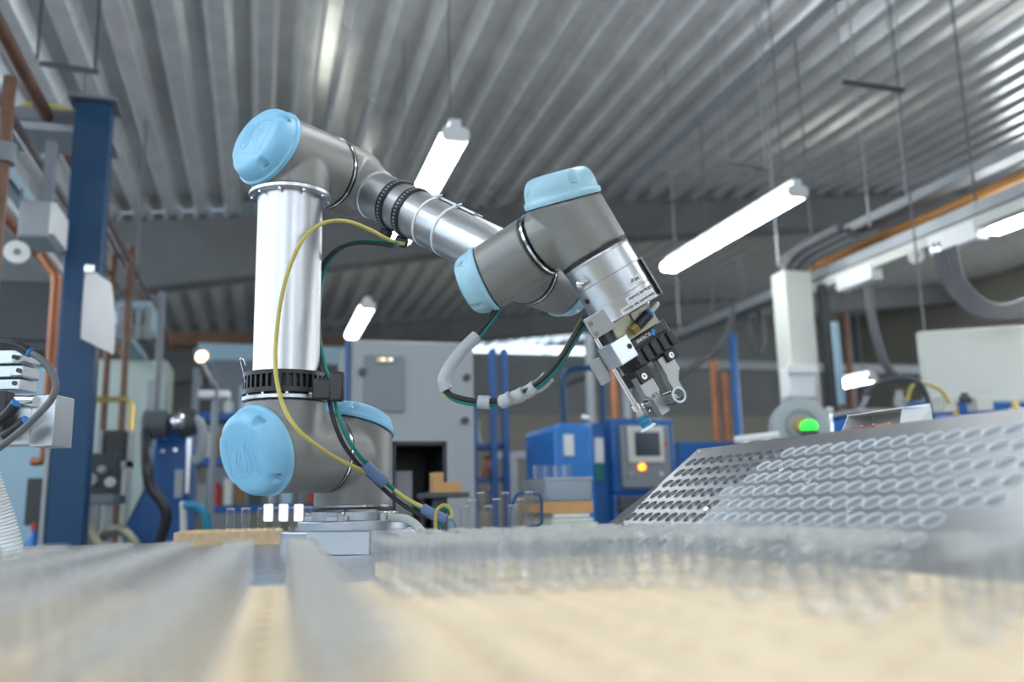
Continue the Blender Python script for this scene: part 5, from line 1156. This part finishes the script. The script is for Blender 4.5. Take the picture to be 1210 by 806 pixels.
# hanging cable bundles
for k in range(5):
    o_ = k*6
    single('hanging_cable', MB().sweep(P3([(1106+o_*.9, 298-k*2, 4.1), (1112+o_, 325, 4.1), (1128+o_*.9, 352-o_*.3, 4.1), (1152+o_*.6, 371-o_*.55, 4.1), (1180+o_*.3, 376-o_*.6, 4.1), (1215, 372-o_*.8, 4.1), (1240, 360-o_*.8, 4.1)]), 0.012, 10, 6), M_GCAB, ['outermost', 'second', 'third', 'fourth', 'innermost'][k]+' cable of the thick grey bundle sagging at the right edge', 'cable', group='sagging cable bundle')
cable('hanging_cable', [(1026, 340, 5.0), (1029, 370, 5.0), (1036, 400, 5.0), (1046, 430, 5.0), (1062, 448, 5.0), (1082, 452, 5.0), (1096, 470, 5.0)], 0.024, M_GCAB, 'grey cable dropping from the box near the white duct to the machine')
cable('hanging_cable', [(872, 300, 6.5), (876, 345, 6.5), (884, 385, 6.5), (890, 412, 6.5), (897, 417, 6.5), (902, 405, 6.5), (899, 375, 6.5), (890, 352, 6.5)], 0.020, M_GCAB, 'grey cable hanging in a narrow loop left of the white duct')
cable('hanging_cable', [(868, 360, 6.4), (862, 385, 6.4), (848, 412, 6.4), (820, 432, 6.4), (795, 450, 6.4)], 0.022, M_GCAB, 'grey cable sagging left from the tray towards the gripper')
# roof hangers seen against the ribs
for (px, py, px2, py2, d, lab) in ((1000, 100, 1028, 268, 4.3, 'thin drop rod from the roof above the upper right tray'), (1058, 105, 1072, 240, 4.3, 'thin drop rod right of its neighbour above the upper right tray'), (890, 10, 905, 200, 4.0, 'long thin rod hanging from the roof above the long strip lamp'), (800, 230, 803, 390, 6.0, 'thin rod hanging left of the long strip lamp'), (900, 225, 920, 315, 5.0, 'thin rod hanging right of the long strip lamp')):
    q = Pd(px2, py2, d); single('drop_rod', MB().cyl(q, (q.x, q.y, roof_z(q.x)+0.02), 0.004, n=6), M_TRAY, lab, 'rod')
for (px, py, px2, py2, d, lab) in ((995, 97, 1068, 107, 4.4, 'dark bracket bar under the roof on the right'), (860, 195, 912, 203, 5.2, 'dark bracket bar under the roof above the long strip lamp')):
    a_ = Pd(px, py, d); b2 = Pd(px2, py2, d); br = thing('roof_bracket', lab, 'bracket', a_)
    part('bar', MB().cyl(a_, b2, 0.014, n=8), M_DGREY, br)
    for q in (a_, b2): part('drop_rod', MB().cyl(q, (q.x, q.y, roof_z(q.x)+0.02), 0.0035, n=6), M_TRAY, br)
q = Pa(1055, 3, 1, 3.2)
# dark conduit running under the roof parallel to the ribs
q = Pa(940, 90, 2, 3.62); pipe([(q.x, 1.0, roof_z(q.x)-0.045), (q.x, 7.8, roof_z(q.x)-0.045)], 0.022, M_MGREY, 'dark conduit under the roof running parallel to the ribs')
# hanging cream panel
x0, x1, yy, z0, z1 = plane_box(1091, 395, 1260, 478, 4.3)
hp_ = thing('machine_guard', 'large cream panel hanging at the right edge above the blue machine', 'panel', ((x0+x1)/2, yy, z0))
part('panel', MB().prism([V((x0, yy, z0)), V((x1+.3, yy-.25, z0+0.02)), V((x1+.3, yy-.25, z1+0.06)), V((x0, yy, z1))], (0.02, 0.05, 0)), M_CREAM, hp_, 0.006)
part('bottom_edge', MB().prism([V((x0, yy-.01, z0-.02)), V((x1+.3, yy-.26, z0)), V((x1+.3, yy-.26, z0+0.02)), V((x0, yy-.01, z0))], (0.02, 0.07, 0)), M_LGREY, hp_)
for xx in (x0+.03, x1): part('wire', MB().cyl((xx, yy-(0 if xx < x1 else .2), z1-0.02), (xx, yy-(0 if xx < x1 else .2), roof_z(xx)), 0.005, n=6), M_GCAB, hp_)
# blue machine bed on the right with fittings
x0, x1, yy, z0, z1 = plane_box(1012, 478, 1260, 500, 3.9)
bb_ = thing('blue_machine', 'long blue machine bed with fittings behind the slanted plate at the right', 'machine', ((x0+x1)/2, yy+.3, 0))
part('bed', MB().bb(x0, x1+.4, yy, yy+.22, 0, z0+0.035), M_BLUEB, bb_, 0.015)
part('upper_rail', MB().bb(x0+0.35, x1+.4, yy+.04, yy+.2, z0+0.035, z1+0.02), M_BLUE, bb_, 0.01)
part('white_top', MB().bb(x0-0.02, x0+0.33, yy-.05, yy+.2, z0+.036, z0+0.055), M_LGREY, bb_, 0.004)
for px, py, w_, h_, m_, nm in ((1063, 473, .05, .08, M_LGREY, 'bracket'), (1115, 478, .07, .07, M_CREAM, 'valve_block'), (1128, 482, .03, .08, M_BRASS, 'brass_valve'), (1158, 478, .08, .06, M_CREAM, 'valve_block'), (1200, 485, .05, .08, M_BRASS, 'brass_valve'), (1140, 470, .05, .04, M_DGREY, 'motor')):
    c = Pd(px, py, 3.75); part(nm, MB().lathe(c-V((0, 0, h_/2)), ZU, [(0, w_*.45), (h_*.6, w_*.5), (h_*.65, w_*.3), (h_, w_*.3)], 14) if 'block' not in nm else MB().box(c, (w_, .06, h_)), m_, bb_, 0.003)
part('lever', MB().cyl(Pd(1078, 486, 3.6), Pd(1112, 497, 3.95), 0.012, n=10), M_STEEL, bb_)
part('lever', MB().cyl(Pd(1011, 500, 3.95), Pd(1026, 462, 3.8), 0.012, n=10), M_STEEL, bb_)
single('swing_hose', MB().sweep(P3([(1022, 466, 3.6), (1040, 452, 3.6), (1070, 447, 3.6), (1088, 455, 3.6), (1098, 478, 3.6)]), 0.012, 8, 6), M_DGREY, 'dark hose arching over the blue machine bed', 'hose')
single('swing_hose', MB().sweep(P3([(1072, 474, 3.7), (1076, 460, 3.7), (1086, 452, 3.7), (1110, 460, 3.7), (1122, 476, 3.7)]), 0.008, 8, 6), M_YEL, 'thin yellow hose arching over the blue machine bed', 'hose')
# reel with green light
rc = Pd(944, 505, 3.3); rx_ = V((-0.45, -1, 0.05)).normalized()
rl = thing('wire_reel', 'round metal reel with concentric rings behind the slanted plate', 'reel', (rc.x, rc.y, 0))
part('rim', MB().lathe(rc, rx_, [(-.05, .095), (-.045, .105), (-.03, .105), (-.025, .085), (.02, .085), (.025, .105), (.045, .105), (.05, .092), (.052, .080)], 40), M_LGREY, rl)
part('face_ring', MB().ring(rc, rx_, .045, .060, .050, .058), M_MGREY, rl); part('hub', MB().lathe(rc, rx_, [(.05, .03), (.075, .028), (.08, .018)], 20), M_CARD, rl)
part('stand', MB().bb(rc.x-.02, rc.x+.03, rc.y+.06, rc.y+.11, 0, rc.z+.02).cyl(rc, rc-rx_*0.1, .015, n=10), M_MGREY, rl)
gc = Pd(956, 504, 3.15); gl_ = thing('signal_light', 'round green signal light in front of the metal reel', 'signal light', (gc.x, gc.y, 0))
part('dome', MB().sphere(gc, 0.032, 18, (1, 1, 0.8)), M_GRNL, gl_); part('socket', MB().lathe(gc-ZU*0.045, ZU, [(0, .028), (.03, .03)], 16), M_DGREY, gl_); part('pole', MB().cyl((gc.x, gc.y, 0), gc-ZU*0.045, .012, n=8), M_MGREY, gl_)
wa = thing('trestle', 'small white trestle with two legs left of the metal reel', 'trestle', Pd(893, 520, 3.2))
a_ = Pd(868, 520, 3.2); b2 = Pd(920, 514, 3.2); part('bar', MB().cyl(a_, b2, 0.013, n=8), M_WHITE, wa)
for px in (880, 905): q = Pd(px, 520, 3.2); part('leg', MB().bb(q.x-.012, q.x+.012, q.y-.012, q.y+.012, 0, q.z), M_WHITE, wa)
kc = Pd(980, 485, 3.6); kb = thing('ball_lever', 'small lever with a pale ball knob right of the reel', 'lever', (kc.x, kc.y, 0)); part('ball', MB().sphere(kc, .016, 14), M_CREAM, kb); part('rod', MB().cyl((kc.x, kc.y, 0), kc, .008, n=8), M_STEEL, kb)
